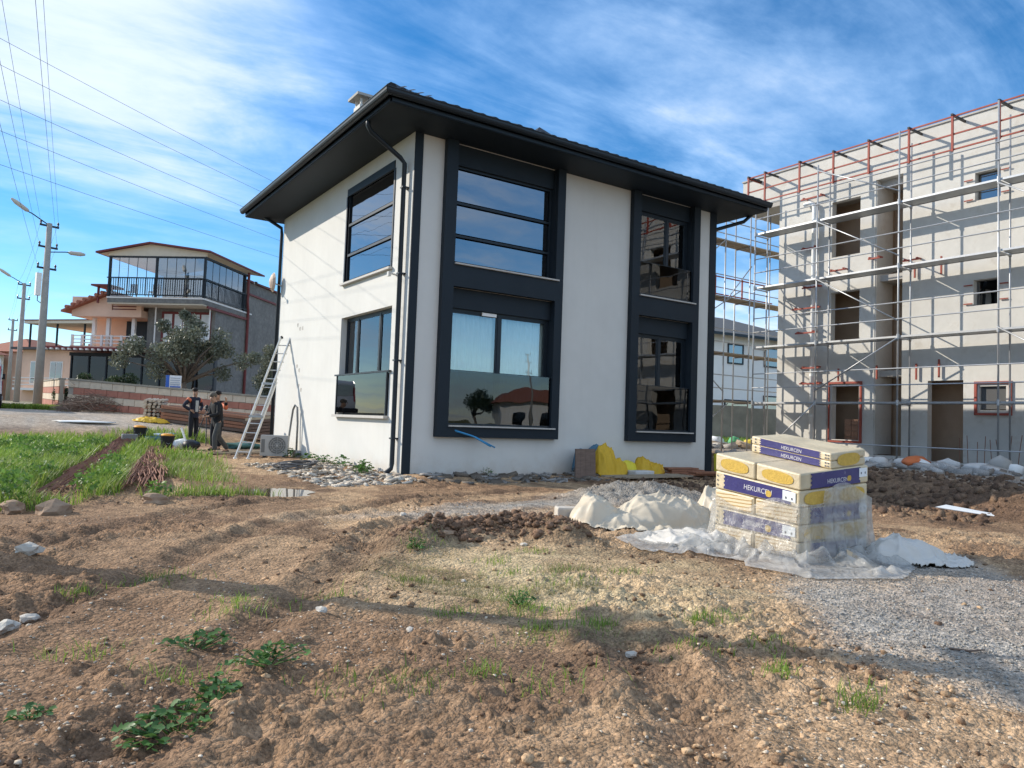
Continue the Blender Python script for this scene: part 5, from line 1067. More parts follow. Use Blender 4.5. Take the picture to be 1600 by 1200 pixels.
def text_on(face, off, a, z, size, s_, parent, mt, nm='lettering'):
    cu = bpy.data.curves.new(nm, 'FONT'); cu.body = s_; cu.size = size; cu.extrude = .0005
    tmp = bpy.data.objects.new(nm+'_curve', cu); me = bpy.data.meshes.new_from_object(tmp); me.name = nm; bpy.data.objects.remove(tmp)
    o = link(bpy.data.objects.new(nm, me)); me.materials.clear(); me.materials.append(mt); o.parent = parent; o['kind'] = 'stuff'
    if face == 'L': d1 = Vector((-PLl.x, -PLl.y, 0)); P0 = Vector(PL(off-.005, a, z)); tilt = (Vector(PL(off, a-.3, z))-Vector(PL(off, a, z))).normalized()
    else: tilt = (Vector(PL(a+.3, off, z))-Vector(PL(a, off, z))).normalized(); P0 = Vector(PL(a, off-.005, z))
    X = tilt; nrm = Vector((-PRr.x, -PRr.y, 0)) if face == 'L' else Vector((-PLl.x, -PLl.y, 0)); Z = nrm; Yv = Z.cross(X).normalized(); Z = X.cross(Yv)
    Mx = Matrix(((X.x, Yv.x, Z.x), (X.y, Yv.y, Z.y), (X.z, Yv.z, Z.z))).to_4x4(); Mx.translation = P0-wloc(parent); o.matrix_local = Mx; return o
LH = .186
pal = thing('wooden_pallet', 'low pale wooden pallet beneath the stacked insulation packs', 'pallet', (PC0.x, PC0.y, 0))
for k in range(5): m = MB(); pbox(m, .02, PW-.02, .02+k*.235, .02+k*.235+.1, .02, .045); m.build('slat', WOODL, pal)
for k in range(3): m = MB(); pbox(m, .03+k*.42, .12+k*.42, .02, PD-.02, -.04, .02); m.build('runner', WOODL, pal)
names_ = ['bottom', 'second', 'third', 'fourth', 'fifth']
def pack(k, side, p0, p1, q0, q1, z0, z1, longf, label, wrapd):
    """longf = 'R' when the long side shows on the right face, 'L' when it shows on the left face"""
    c_ = PL((p0+p1)/2, (q0+q1)/2, z0); t_ = thing('insulation_pack', label, 'insulation', c_, 0, 'insulation packs on the pallet')
    j = .008*random.uniform(-1, 1); m = MB(); pbox(m, p0+j+.003, p1+j-.003, q0+.003, q1-.003, z0+.003, z1-.003); m.build('film_wrap', CREAMW, t_, bevel=.016)
    zm = (z0+z1)/2; h = z1-z0
    if longf == 'L' and p0 < .05:
        a0, a1 = q0+.10, q1-.13; lb = quad_on('L', p0+j, a0, a1, z0+h*.10, z1-h*.10, .003, .012).build('purple_label', PURP, t_)
        if h > .15:
            text_on('L', p0+j, q1-.40, z0+h*.36, .07, 'HEKURCEN', t_, TXT); oval('L', p0+j, q0+.36, z0+h*.42, .035, .035, .006).build('emblem', WOOL, t_)
            st = quad_on('L', p0+j, q0+.04, q0+.19, z0+h*.28, z1-h*.15, .006).build('sticker', STKR, t_)
            for a in (.08, .15): oval('L', p0+j, q0+a, z0+h*.45, .010, .014, .008).build('printed_dot', INK, st)
        else: text_on('L', p0+j, q1-.55, z0+h*.25, .045, 'HEKURCEN', t_, TXT)
        for zq in (.25, .5, .75): oval('L', p0+j, q1-.04, z0+h*zq, .008, .010, .005).build('printed_dot', INK, t_)
    if longf == 'R' and q0 < .05:
        lb = quad_on('R', q0, p0+.15, p1-.13, z0+h*.06, z1-h*.06, .003, .014).build('purple_label', PURP, t_); text_on('R', q0, p0+.38, z0+h*.25, .06, 'HEKURCEN', t_, TXT)
        oval('R', q0, p0+.70, z0+h*.4, .03, .03, .006).build('emblem', WOOL, t_)
        st = quad_on('R', q0, p1-.15, p1-.03, z0+h*.38, z1-h*.12, .006).build('sticker', STKR, t_)
        for a in (.12, .06): oval('R', q0, p1-a, z0+h*.6, .008, .012, .008).build('printed_dot', INK, st)
    if longf == 'R' and p0 < .05:      # end on the left face
        if wrapd: quad_on('L', p0+j, q0+.03, q1-.03, z0+.02, z1-.02, .003).build('board_edge', STRW, t_)
        else: oval('L', p0+j, (q0+q1)/2, zm, .19, h*.34, .003).build('wool_end', WOOL, t_)
    if longf == 'L' and q0 < .05: oval('R', q0, (p0+p1)/2, zm, .19, h*.38, .003).build('wool_end', WOOL, t_)
    return t_
for k in range(5):
    z0 = .045+k*LH; z1 = z0+LH
    if k % 2 == 0:
        pack(k, 0, 0, PW, 0, PD/2, z0, z1, 'R', f'cream insulation pack in the {names_[k]} stack layer with its purple long side showing', k < 3)
        pack(k, 1, 0, PW, PD/2, PD, z0, z1, 'R', f'cream insulation pack in the {names_[k]} stack layer with one end at the far sunny corner', k < 3)
    else:
        pack(k, 0, 0, PW/2, 0, PD, z0, z1, 'L', f'cream insulation pack in the {names_[k]} stack layer with its purple label in the sun', k < 3)
        pack(k, 1, PW/2, PW, 0, PD, z0, z1, 'L', f'cream insulation pack in the {names_[k]} stack layer with only its shaded end showing', k < 3)
zt = .045+5*LH
pack(5, 0, .40, .98, .06, 1.12, zt, zt+.10, 'Lx', 'thin cream insulation pack lying on top of the stack', False)
def toppack(z0, z1, label):
    c_ = PL(.7, .6, z0); t_ = thing('insulation_pack', label, 'insulation', c_, 0, 'insulation packs on the pallet')
    m = MB(); pbox(m, .46, .98, .02, 1.02, z0, z1); m.build('film_wrap', CREAMW, t_, bevel=.014)
    h = z1-z0; quad_on('L', .46, .14, .90, z0+h*.06, z1-h*.06, .003, .014).build('purple_label', PURP, t_); text_on('L', .46, .62, z0+h*.2, .05, 'HEKURCEN', t_, TXT)
    for zq in (.3, .7):
        for a in (.08, .96, .05): oval('L', .46, a, z0+h*zq, .008, .010, .005).build('printed_dot', INK, t_)
    return t_
for o in [x for x in bpy.data.objects if x.get('label') == 'thin cream insulation pack lying on top of the stack']:
    for ch in list(o.children): bpy.data.objects.remove(ch)
    bpy.data.objects.remove(o)
ta = toppack(zt+.0, zt+.082, 'thin purple labelled insulation pack lying on top of the full stack'); tb = toppack(zt+.084, zt+.166, 'thin purple labelled insulation pack topmost of the whole stack')
oval('R', .02, .72, zt+.083, .17, .065, .004).build('wool_end', WOOL, ta)
# translucent film round the lower packs, spilling on the ground
film = bpy.data.materials.new('clear_film'); film.use_nodes = True; t = film.node_tree; n = t.nodes; l = t.links; n.clear()
o_ = n.new('ShaderNodeOutputMaterial'); tr = n.new('ShaderNodeBsdfTransparent'); tr.inputs[0].default_value = (.93, .94, .95, 1)
pb = n.new('ShaderNodeBsdfPrincipled'); pb.inputs['Base Color'].default_value = (.66, .65, .62, 1); pb.inputs['Roughness'].default_value = .14; pb.inputs['Specular IOR Level'].default_value = .6
tl = n.new('ShaderNodeBsdfTranslucent'); tl.inputs[0].default_value = (.75, .72, .66, 1); ms = n.new('ShaderNodeMixShader'); ms.inputs[0].default_value = .35; l.new(pb.outputs[0], ms.inputs[1]); l.new(tl.outputs[0], ms.inputs[2])
tcn = n.new('ShaderNodeTexCoord'); va = n.new('ShaderNodeVertexColor'); va.layer_name = 'Col'; q = n.new('ShaderNodeTexNoise'); q.inputs['Scale'].default_value = 5; q.inputs['Detail'].default_value = 6; q.inputs['Distortion'].default_value = 1.5; l.new(tcn.outputs['Object'], q.inputs['Vector'])
mr = n.new('ShaderNodeMapRange'); mr.inputs[1].default_value = .35; mr.inputs[2].default_value = .7; mr.inputs[3].default_value = -.12; mr.inputs[4].default_value = .25; l.new(q.outputs['Fac'], mr.inputs[0])
ad = n.new('ShaderNodeMath'); ad.operation = 'ADD'; ad.use_clamp = True; l.new(va.outputs[0], ad.inputs[0]); l.new(mr.outputs[0], ad.inputs[1])
mx = n.new('ShaderNodeMixShader'); l.new(ad.outputs[0], mx.inputs[0]); l.new(tr.outputs[0], mx.inputs[1]); l.new(ms.outputs[0], mx.inputs[2]); l.new(mx.outputs[0], o_.inputs[0])
q2 = n.new('ShaderNodeTexNoise'); q2.inputs['Scale'].default_value = 7; q2.inputs['Detail'].default_value = 5; q2.inputs['Distortion'].default_value = 2; l.new(tcn.outputs['Object'], q2.inputs['Vector']); bp = n.new('ShaderNodeBump'); bp.inputs['Strength'].default_value = .6; bp.inputs['Distance'].default_value = .06; l.new(q2.outputs['Fac'], bp.inputs['Height']); l.new(bp.outputs[0], pb.inputs['Normal'])
NS, NT = 150, 60
def perim(s):   # s in 0..1: from beyond left back corner, near corner, right corner, beyond
    Ltot = PD+.25+PW+.25; d = s*Ltot
    if d < .25: return (.25-d, PD+.03, 0, 1)
    d -= .25
    if d < PD: return (-.03, PD-d, -1, 0)
    d -= PD
    if d < PW: return (d, -.03, 0, -1)
    return (PW+.03, d-PW, 1, 0)
V = []; Cc = []; TT = []
for i in range(NS+1):
    s = i/NS; p, q_, np_, nq = perim(s)
    # blend the outward direction round the corner
    e = .03; p1, q1, a1, b1 = perim(max(0, s-e)); p2, q2_, a2, b2 = perim(min(1, s+e)); a, b_ = (a1+a2)/2+1e-6, (b1+b2)/2+1e-6; ln = math.hypot(a, b_); a, b_ = a/ln, b_/ln
    topz = .55+.05*math.sin(s*19)+.10*(s > .62)-.06*math.sin(s*7)
    spill = .26+.32*(.5+.5*math.sin(s*11+1.0))*(.4+s)+.22*float(vn(np.array([s*7.0]), np.array([2.5]), 5)[0])+.38*max(0, 1-abs(s-.12)/.14)
    for j in range(NT+1):
        t_ = j/NT
        if t_ < .5:
            k = t_/.5; z = topz*(1-k)**1.1; out = .012+.10*k**2.5
            f = .030*math.sin(s*70+4*math.sin(s*9)+k*3)*(.25+k)+.05*(float(vn(np.array([s*26.0]), np.array([k*5.0]), 7)[0])-.4)*k
            out += max(0, f)+.004
        else:
            k = (t_-.5)/.5; out = .112+spill*k; w_ = float(vn(np.array([s*34.0]), np.array([k*5.0+9]), 8)[0]); z = max(0, .11*(1-k)*math.exp(-k*1.5)*(.4+1.3*w_)+.16*max(0, w_-.45)*k**.5*(1-k**6)); f = .03*math.sin(s*70+4*math.sin(s*9)+3)*(1.25-k); out += max(0, f)+.004
        pp, qq = p+a*out, q_+b_*out; w2 = PC0+PRr*pp+PLl*qq
        V.append((w2.x, w2.y, z)); TT.append(t_)
        Cc.append([.33+.14*(s > .62)+.18*(t_/.5)**3 if t_ < .5 else min(.62, .36+.55*(t_-.5))]*3)
V = np.array(V); TT = np.array(TT); gg_ = gzf(V[:, 0], V[:, 1])+.02; V[:, 2] += np.where(TT >= .5, gg_, np.maximum(.015, gg_*(TT/.5)**3))
F_ = [(i*(NT+1)+j, (i+1)*(NT+1)+j, (i+1)*(NT+1)+j+1, i*(NT+1)+j+1) for i in range(NS) for j in range(NT)]
o = npmesh('plastic_film', V, F_, film, smooth=True, cols=np.array(Cc)); tag(o, 'crumpled translucent plastic film wrapped round the lower packs and spilling on the ground', 'plastic film')
# ------------------------------------------------------------------ cream tarpaulin heaps
TARP = mat('cream_tarp', (.56, .49, .38), .45, .06, 3, .35, 2.6, spec=.4, var2=.12, scale2=2, col2=(.60, .46, .30), c2amt=.5, c2scale=3.5, c2a=.58, c2b=.75)
TARPW = mat('white_film', (.58, .55, .50), .35, .05, 3, .25, 7, spec=.5, col2=(.62, .5, .33), c2amt=.4, c2scale=3, c2a=.6, c2b=.75)
def drape(name, label, c_, rx, ry, ang, lumps, mt, seed, fold=.05, nu=90, nv=60, cat='tarpaulin', edge=.25):
    U_, Vv = np.meshgrid(np.linspace(-1, 1, nu), np.linspace(-1, 1, nv)); 
    ca, sa = math.cos(ang), math.sin(ang); lx, ly = U_*rx, Vv*ry
    jx = .12*(fbm(lx*2.5, ly*2.5, seed, 3)-.5); X = c_[0]+(lx+jx)*ca-(ly)*sa; Y = c_[1]+(lx+jx)*sa+ly*ca
    h = np.zeros_like(X)
    for (ax_, ay_, r1, r2, hh) in lumps:
        d = ((lx-ax_)/r1)**2+((ly-ay_)/r2)**2; h = np.maximum(h, hh*np.clip(1-d, 0, 1)**.72*(.86+.28*fbm(lx*1.6+ax_*3, ly*1.9, seed+1, 2)))
    wv_ = .5*fbm(lx*1.5, ly*1.5, seed+2, 2)
    def rid(t_, fq, el, ph, pw): a_, b_ = lx*math.cos(t_)+ly*math.sin(t_), -lx*math.sin(t_)+ly*math.cos(t_); return (1-np.abs(2*vn(a_*fq+3*wv_+ph, b_*el+ph+2*wv_, seed+int(t_*10))-1))**pw
    folds = rid(.4, 5.5, 1.0, 1.0, 4)+.8*rid(1.5, 6.5, 1.2, 3.0, 5)+.6*rid(2.4, 11, 1.8, 5.0, 5)+.35*rid(.9, 18, 3, 7., 4)
    h = h+fold*folds*(.30+1.6*h)
    mask = (U_**2+Vv**2)-(1-edge*2*(fbm(lx*1.8+5, ly*1.8, seed+9, 3)-.3)); h = h*np.clip(-mask*3.5, 0, 1)**.5
    wsm = np.clip(h/.05, 0, 1); Z = gzf(X, Y)*(1-wsm)+(gz(X, Y)+.035)*wsm+.012+h
    V_ = np.stack([X.ravel(), Y.ravel(), Z.ravel()], 1); id_ = np.arange(nu*nv).reshape(nv, nu); F0 = np.stack([id_[:-1, :-1], id_[:-1, 1:], id_[1:, 1:], id_[1:, :-1]], -1).reshape(-1, 4)
    keep = (mask.ravel()[F0] < 0).all(1); F0 = F0[keep]; used = np.unique(F0); rm = -np.ones(len(V_), int); rm[used] = np.arange(len(used))
    o = npmesh(name, V_[used], rm[F0], mt, smooth=True); s_ = o.modifiers.new('s', 'SOLIDIFY'); s_.thickness = .004; return tag(o, label, cat)
drape('tarpaulin', 'cream tarpaulin bundled in two humps before the gravel heap', (.05, -6.92), 1.12, .56, -.42, [(-.66, .12, .42, .38, .25), (.25, .02, .68, .40, .28), (-.2, -.2, .5, .2, .10)], TARP, 300, .085, 150, 80)
drape('tarpaulin', 'crumpled cream tarpaulin knot behind the stacked packs', (.98, -7.25), .36, .34, -.3, [(0, 0, .32, .32, .36)], TARP, 310, .11, 60, 60)
drape('tarpaulin', 'flat white plastic sheet trailing left of the stacked packs', (-.52, -8.25), .66, .42, 1.9, [(.1, .05, .5, .28, .06), (-.3, -.05, .25, .2, .09)], TARPW, 320, .10, 90, 60)
drape('tarpaulin', 'grey plastic sheet lying in the shadow of the stacked packs', (.82, -9.88), .62, .34, -.34, [(-.15, .03, .45, .26, .15)], TARPW, 330, .10, 90, 60)
o = MB().add([(-.18, -9.76, G(-.18, -9.76)+.02), (-.12, -9.72, .17), (.10, -9.86, .04), (.06, -9.92, G(.06, -9.92)+.015)], [(0, 1, 2, 3)]).build('cardboard_flap', mat('tan_paper', (.52, .40, .27), .8, .12)); s_ = o.modifiers.new('s', 'SOLIDIFY'); s_.thickness = .006; tag(o, 'stiff tan flap of dirty sheet sticking up before the packs', 'sheet')
# block and board by the tarpaulin
kb = thing('concrete_block', 'grey concrete block lying at the end of the cream tarpaulin', 'block', (-.68, -6.3, G0(-.68, -6.3)), R(-25))
m = MB(); m.box((-.16, -.11, -.01), (.16, .11, .19)); m.build('block', STONE, kb, local=True, bevel=.02)
m = MB(); m.bar((.14, -.12, .0), (.34, -.1, .20), .05, .14); m.build('slab', CONCG, kb, local=True)
# ------------------------------------------------------------------ things along the shaded facade
lb = thing('leaning_board', 'dark worn board leaning against the shaded facade', 'board', (4.45, -.3, .0))
for k in range(4):
    x = 4.05+k*.145; MB().add([(x-.25, -.90, .0), (x-.11, -.90, .0), (x+.21, -.48, .68), (x+.07, -.48, .68), (x-.25, -.86, .0), (x-.11, -.86, .0), (x+.21, -.445, .68), (x+.07, -.445, .68)], [(0, 1, 2, 3), (7, 6, 5, 4), (0, 4, 5, 1), (1, 5, 6, 2), (2, 6, 7, 3), (3, 7, 4, 0)]).build('plank', WOODD, lb)
def sheetlump(name, c_, rx, ry, ang, lumps, mt, seed, label, cat, fold=.08, edge=.2): return drape(name, label, c_, rx, ry, ang, lumps, mt, seed, fold, 60, 44, cat, edge)
sheetlump('blue_sheet', (4.75, -.22), .5, .2, 0, [(-.3, .02, .22, .2, .50), (.18, .02, .34, .2, .58)], BLUET, 400, 'dull blue sheet hanging over the worn board and yellow tarpaulin', 'sheet', .06)
sheetlump('yellow_tarpaulin', (5.15, -.48), .55, .34, .0, [(-.15, .05, .40, .3, .44), (.18, -.05, .32, .25, .26)], YELT, 410, 'large crumpled yellow tarpaulin heaped beside the worn board', 'tarpaulin', .13)
sheetlump('yellow_bag', (5.85, -.34), .42, .22, 0, [(0, 0.03, .4, .2, .30)], YELB, 420, 'bright lemon yellow bag between two orange yellow tarpaulins', 'bag', .02)
sheetlump('yellow_tarpaulin', (6.45, -.45), .5, .30, 0, [(-.2, .05, .3, .28, .36), (.15, -.05, .3, .2, .20)], YELT, 430, 'smaller orange yellow tarpaulin slumped near the low brown planks', 'tarpaulin', .13)
cb = thing('cement_carton', 'flattened grey carton lying before the bright yellow bag', 'carton', (5.9, -.75, .05)); MB().box((5.55, -.95, .07), (6.15, -.62, .20)).build('carton', BAG, cb, bevel=.02)
gb = thing('ground_boards', 'grey boards lying before the yellow tarpaulins', 'boards', (5.6, -1.05, .05))
for k in range(3): MB().bar((4.5+.2*k, -1.0-.13*k, .10-.01*k), (6.8+.1*k, -1.1-.12*k, .12-.01*k), .13, .035).build('plank', SCB, gb)
wp = thing('brown_panels', 'low stack of reddish brown wood panels by the house corner', 'panels', (7.9, -.6, .05))
for k, (x0_, x1_, y, z) in enumerate(((7.1, 8.3, -.45, .12), (7.15, 8.2, -.42, .17), (7.35, 8.85, -.72, .09), (7.6, 8.95, -.80, .14), (7.05, 8.0, -.4, .22))): MB().bar((x0_, y, z), (x1_, y-.12, z), .30, .04).build('panel', WOODR, wp)
o = MB().add([(9.32, -.1, .05), (9.62, -.1, .05), (9.62, -.06, .58), (9.32, -.06, .58)], [(0, 1, 2, 3)]).build('yellow_sack', YELB); s_ = o.modifiers.new('s', 'SOLIDIFY'); s_.thickness = .08; tag(o, 'yellow green sack standing at the house corner pipe', 'sack')
# ------------------------------------------------------------------ ladder, air conditioner, hose, coil
ld = thing('extension_ladder', 'aluminium extension ladder leaning on the sunlit wall', 'ladder', (-1.45, 6.4, G0(-1.45, 6.4)))
f0, t0 = Vector((-1.5, 6.45, .02)), Vector((-.06, 7.85, 3.42)); wd = Vector((.80, -.60, 0))*.17
for s_ in (-1, 1):
    MB().bar(f0+wd*s_, f0.lerp(t0, .62)+wd*s_, .03, .075, upv=(1, 1, 0)).build('rail', ALU, ld)
    off = Vector((-.04, -.04, .02)); MB().bar(f0.lerp(t0, .33)+wd*s_*.85+off, t0+wd*s_*.85+off, .028, .065, upv=(1, 1, 0)).build('fly_rail', ALU, ld)
    MB().box(tuple(f0+wd*s_-Vector((.04, .04, .03))), tuple(f0+wd*s_+Vector((.04, .04, .03)))).build('foot', WHITEP, ld)
    MB().blob(t0+wd*s_*.85+Vector((0, 0, .03)), .05, 3, 1, .1).build('rubber_tip', BLACKP, ld)
for k in range(13):
    c_ = f0.lerp(t0, .05+.074*k); MB().tube(c_-wd, c_+wd, .016, n=6).build('rung', ALU, ld)
for k in (.33, .60): c_ = f0.lerp(t0, k)+Vector((-.04, -.04, .0)); MB().bar(c_-wd*1.15, c_+wd*1.15, .06, .06).build('lock_bracket', STEEL, ld)
ac = thing('air_conditioner', 'grey outdoor air conditioner unit standing by the sunlit wall', 'air conditioner', (-.62, 6.55, G0(-.6, 6.55)+.03), R(-24))
ACM = mat('ac_casing', (.40, .40, .385), .5, .06, 6); ACD = mat('ac_grille', (.16, .165, .165), .5, .1)
m = MB().box((-.36, -.14, .0), (.36, .14, .56)); m.build('casing', ACM, ac, local=True, bevel=.012)
m = MB(); vs = []; 
for k in range(24): a = k*6.283/24; vs.append((.08+.23*math.cos(a), -.145, .29+.23*math.sin(a)))
m.add(vs, [tuple(range(24))]); fg = m.build('fan_opening', ACD, ac, local=True)
for r_ in (.06, .12, .18, .23): MB().path([(.08+r_*math.cos(k*6.283/20), -.152, .29+r_*math.sin(k*6.283/20)) for k in range(21)], .006, 4, False).build('grille_ring', ACM, fg, local=True)
for k in range(8): a = k*6.283/8; MB().path([(.08+.04*math.cos(a), -.152, .29+.04*math.sin(a)), (.08+.23*math.cos(a), -.152, .29+.23*math.sin(a))], .005, 4).build('grille_spoke', ACM, fg, local=True)
B_('hub', ACM, fg, ((.05, -.16, .26), (.11, -.148, .32))); B_('side_vent', ACD, ac, ((-.33, -.146, .1), (-.24, -.1405, .45)))
for x in (-.28, .22): B_('foot', BLACKP, ac, ((x, -.17, -.04), (x+.06, .17, .0)))
hs_ = thing('corrugated_hose', 'looped grey hose rising from the ground by the sunlit wall', 'hose', (-.12, 6.5, .05))
pts = [(-.35, 6.55, .10), (-.26, 6.60, .35), (-.2, 6.62, .9), (-.16, 6.6, 1.35), (-.14, 6.5, 1.48), (-.12, 6.36, 1.42), (-.1, 6.33, 1.0), (-.1, 6.32, .2)]
MB().path(pts, .028, 8).build('hose', mat('hose_grey', (.22, .22, .21), .6, .1), hs_, smooth=True); B_('metal_tray', STEEL, None, ((-.16, 6.2, .04), (-.02, 6.62, .26))); tag(bpy.data.objects[[o.name for o in bpy.data.objects if o.name.startswith('metal_tray')][0]], 'small grey metal tray at the foot of the sunlit wall', 'tray')
co = thing('cable_coil', 'loose grey coil of cable lying on the rubble', 'cable', (-1.25, 2.6, G0(-1.25, 2.6))); CBL = mat('cable_grey', (.14, .14, .145), .6, .15)
for k in range(12):
    r1, r2 = .52+.12*random.random(), .26+.1*random.random(); c_ = (-1.25+.08*random.uniform(-1, 1), 2.65+.12*random.uniform(-1, 1)); ph = .3*random.random(); ro = R(40)+.25*random.uniform(-1, 1)
    pts = []
    for j in range(25):
        a = j*6.283/24+ph; x, y = r1*math.cos(a), r2*math.sin(a); X_, Y_ = c_[0]+x*math.cos(ro)-y*math.sin(ro), c_[1]+x*math.sin(ro)+y*math.cos(ro); pts.append((X_, Y_, G0(X_, Y_)+.05+.012*k*.8+.02*math.sin(3*a+k)))
    MB().path(pts, .012, 5, False).build('loop', CBL, co, smooth=True)
# ------------------------------------------------------------------ rebar bundles in the grass
def rebar(label, line, n_, wid, loc):
    t_ = thing('rebar_bundle', label, 'rebar', (loc[0], loc[1], G0(*loc))); A_ = [Vector((*p, 0)) for p in line]
    segs = [(A_[i+1]-A_[i]).length for i in range(len(A_)-1)]; tot = sum(segs)
    def at(s):
        s = max(0, min(tot, s))
        for i, L_ in enumerate(segs):
            if s <= L_ or i == len(segs)-1: return A_[i]+(A_[i+1]-A_[i])*(s/L_), (A_[i+1]-A_[i]).normalized()
            s -= L_
    for k in range(n_):
        a = random.random()*tot*.45; b_ = tot*(.55+.45*random.random()); o1 = wid*random.uniform(-1, 1); o2 = wid*random.uniform(-1, 1); pts = []; h = .05+.07*random.random()
        for j in range(9):
            s = a+(b_-a)*j/8; p, d = at(s); nn = Vector((-d.y, d.x, 0)); oo = o1+(o2-o1)*j/8+.015*random.uniform(-1, 1); p = p+nn*oo; pts.append((p.x, p.y, G0(p.x, p.y)+h+.02*random.random()))
        MB().path(pts, .011, 4, True).build('rod', RUST, t_)
rebar('long bundle of rusty bars lying in the grass toward the black sheet', STRIP1, 85, .26, (-5.4, 2.1))
rebar('fan of rusty bars lying in the grass toward the orange topped bucket', STRIP2, 120, .34, (-4.1, 3.5))
o = MB().add([(-3.35, 13.2, .32), (-2.7, 14.4, .55), (-2.55, 14.3, .5), (-2.9, 13.1, .30), (-3.2, 12.7, .28)], [(0, 1, 2, 3, 4)]).build('black_sheet', BLACKP); s_ = o.modifiers.new('s', 'SOLIDIFY'); s_.thickness = .03; tag(o, 'black plastic sheet lying at the far end of the rebar', 'sheet')
# ------------------------------------------------------------------ buckets, tools
def bucket(label, x, y, cont, mt):
    z = G0(x, y); t_ = thing('bucket', label, 'bucket', (x, y, z)); MB().lathe([(.15, 0), (.155, .02), (.20, .34), (.215, .345), (.215, .37), (.195, .37)], 18, (0, 0, 0)).build('pail', BLACKP, t_, smooth=False, local=True)
    MB().blob((0, 0, .37), (.21, .19, .07), 5, 2, .12).build('contents', mt, t_, smooth=True, local=True); MB().path([(-.2, 0, .35), (-.16, -.08, .22), (0, -.2, .14), (.16, -.08, .22), (.2, 0, .35)], .006, 5).build('handle', STEEL, t_, local=True); return t_
bucket('black bucket with orange cloth on top beside the rebar fan', -2.72, 10.1, 0, ORANGE); bucket('black bucket with orange cloth on top farther from the men', -3.1, 12.9, 0, ORANGE)
lump('tool_bag', (-2.15, 9.6, G0(-2.15, 9.6)+.13), (.30, .22, .17), BLACKP, 501, 'black tool bag with white rags beside the orange topped bucket', 'bag'); lump('white_rags', (-2.42, 9.75, G0(-2.4, 9.75)+.16), (.20, .16, .17), WHITEP, 502, 'bunch of white rags between bucket and tool bag', 'rags', None, 2, .3)
o = MB().bar((-2.28, 9.5, .22), (-2.42, 9.75, .72), .05, .03).build('trowel_handle', WHITEP); tag(o, 'pale float leaning on the black tool bag', 'tool')
tb = thing('toolbox', 'flat teal toolbox lying open on the grass', 'toolbox', (-2.7, 12.2, G0(-2.7, 12.2))); TEAL = mat('teal_box', (.06, .16, .17), .5, .1); z = G0(-2.7, 12.2)
MB().box((-3.0, 12.0, z), (-2.35, 12.35, z+.14)).build('tray', TEAL, tb, bevel=.015); MB().bar((-3.0, 12.4, z+.16), (-2.35, 12.4, z+.16), .3, .03).build('lid', TEAL, tb)
z = G0(-3.5, 11.9); cb2 = thing('grey_case', 'small grey carrying case beside the teal toolbox', 'case', (-3.5, 11.9, z)); MB().box((-3.72, 11.8, z), (-3.28, 12.05, z+.26)).build('shell', mat('case_grey', (.20, .21, .22), .5), cb2, bevel=.02); MB().path([(-3.6, 11.9, z+.26), (-3.6, 11.9, z+.32), (-3.4, 11.9, z+.32), (-3.4, 11.9, z+.26)], .012, 5).build('handle', BLACKP, cb2)
lump('blue_bundle', (-2.3, 13.2, G0(-2.3, 13.2)+.08), (.4, .25, .09), mat('pale_blue_cloth', (.35, .45, .62), .8, .15), 511, 'bundle of pale blue and white straps beyond the toolbox', 'straps', None, 2, .35)
lump('green_net', (-.45, 10.3, G0(-.4, 10.3)+.08), (.55, .4, .13), mat('green_net', (.06, .14, .13), .8, .3), 512, 'dark green net heaped behind the ladder foot', 'net', None, 2, .4)
pk = thing('plank_pair', 'long planks lying on the earth between men and ladder', 'planks', (-1.0, 8.6, G0(-1, 8.6)))
for k in range(4): y = 7.9+.35*k; MB().bar((-1.9+.1*k, y, G0(-1.5, y)+.05), (.2, y+.2, G0(-.2, y)+.06), .14, .04).build('plank', WOODL if k == 2 else SCB, pk)
lump('white_sheet', (-4.5, 16.0, G0(-4.5, 16)+.02), (.9, .35, .05), WHITEP, 520, 'white plastic sheet lying at the far edge of the grass', 'sheet', None, 2, .3)
# lumber and pipe piles before the striped wall
def ground_on(x, y): return G0(x, y)
lp = thing('timber_pile', 'long pile of brown boards lying before the striped wall', 'timber', (-.6, 15.2, ground_on(-.6, 15.2)))
dv = Vector((3.1, -3.0, 0)).normalized(); pn = Vector((-dv.y, dv.x, 0))
for r_ in range(5):
    for k in range(5-r_ % 2):
        c_ = Vector((-2.0, 16.9, 0))+pn*(.22*k)+dv*(.25*random.random()); e = c_+dv*(3.6+.5*random.random()); z0, z1 = ground_on(c_.x, c_.y)+.06+.12*r_, ground_on(e.x, e.y)+.10+.12*r_; MB().bar((c_.x, c_.y, z0), (e.x, e.y, z1), .18, .10).build('board', WOODR if (r_+k) % 3 else WOODD, lp)
lp2 = thing('short_timber_pile', 'short pile of dark boards at the end of the striped wall by the house', 'timber', (.8, 12.6, ground_on(.8, 12.6)))
for r_ in range(7):
    for k in range(3):
        c_ = Vector((.15+.1*random.random(), 13.0, 0))+pn*(.2*k); e = c_+dv*(1.9+.3*random.random()); z = ground_on(c_.x, c_.y)+.05+.11*r_; MB().bar((c_.x, c_.y, z), (e.x, e.y, z+.25), .17, .09).build('board', WOODL if r_ == 6 and k == 0 else WOODD, lp2)
pb_ = thing('pipe_bundle', 'bundle of pale pipe ends stacked beside the timber pile', 'pipes', (-2.15, 17.6, ground_on(-2.15, 17.6)))
for r_ in range(6):
    for k in range(5):
        c_ = Vector((-2.45+.16*k+.05*random.random(), 17.5+.02*k, ground_on(-2.2, 17.5)+.08+.13*r_)); MB().path([c_+Vector((.0, -.25-.1*random.random(), .03*random.uniform(-1, 1))), c_+Vector((.35, 1.0, .05))], .058, 8).build('pipe', mat('pale_pipe', (.50, .43, .35), .8, .15), pb_)
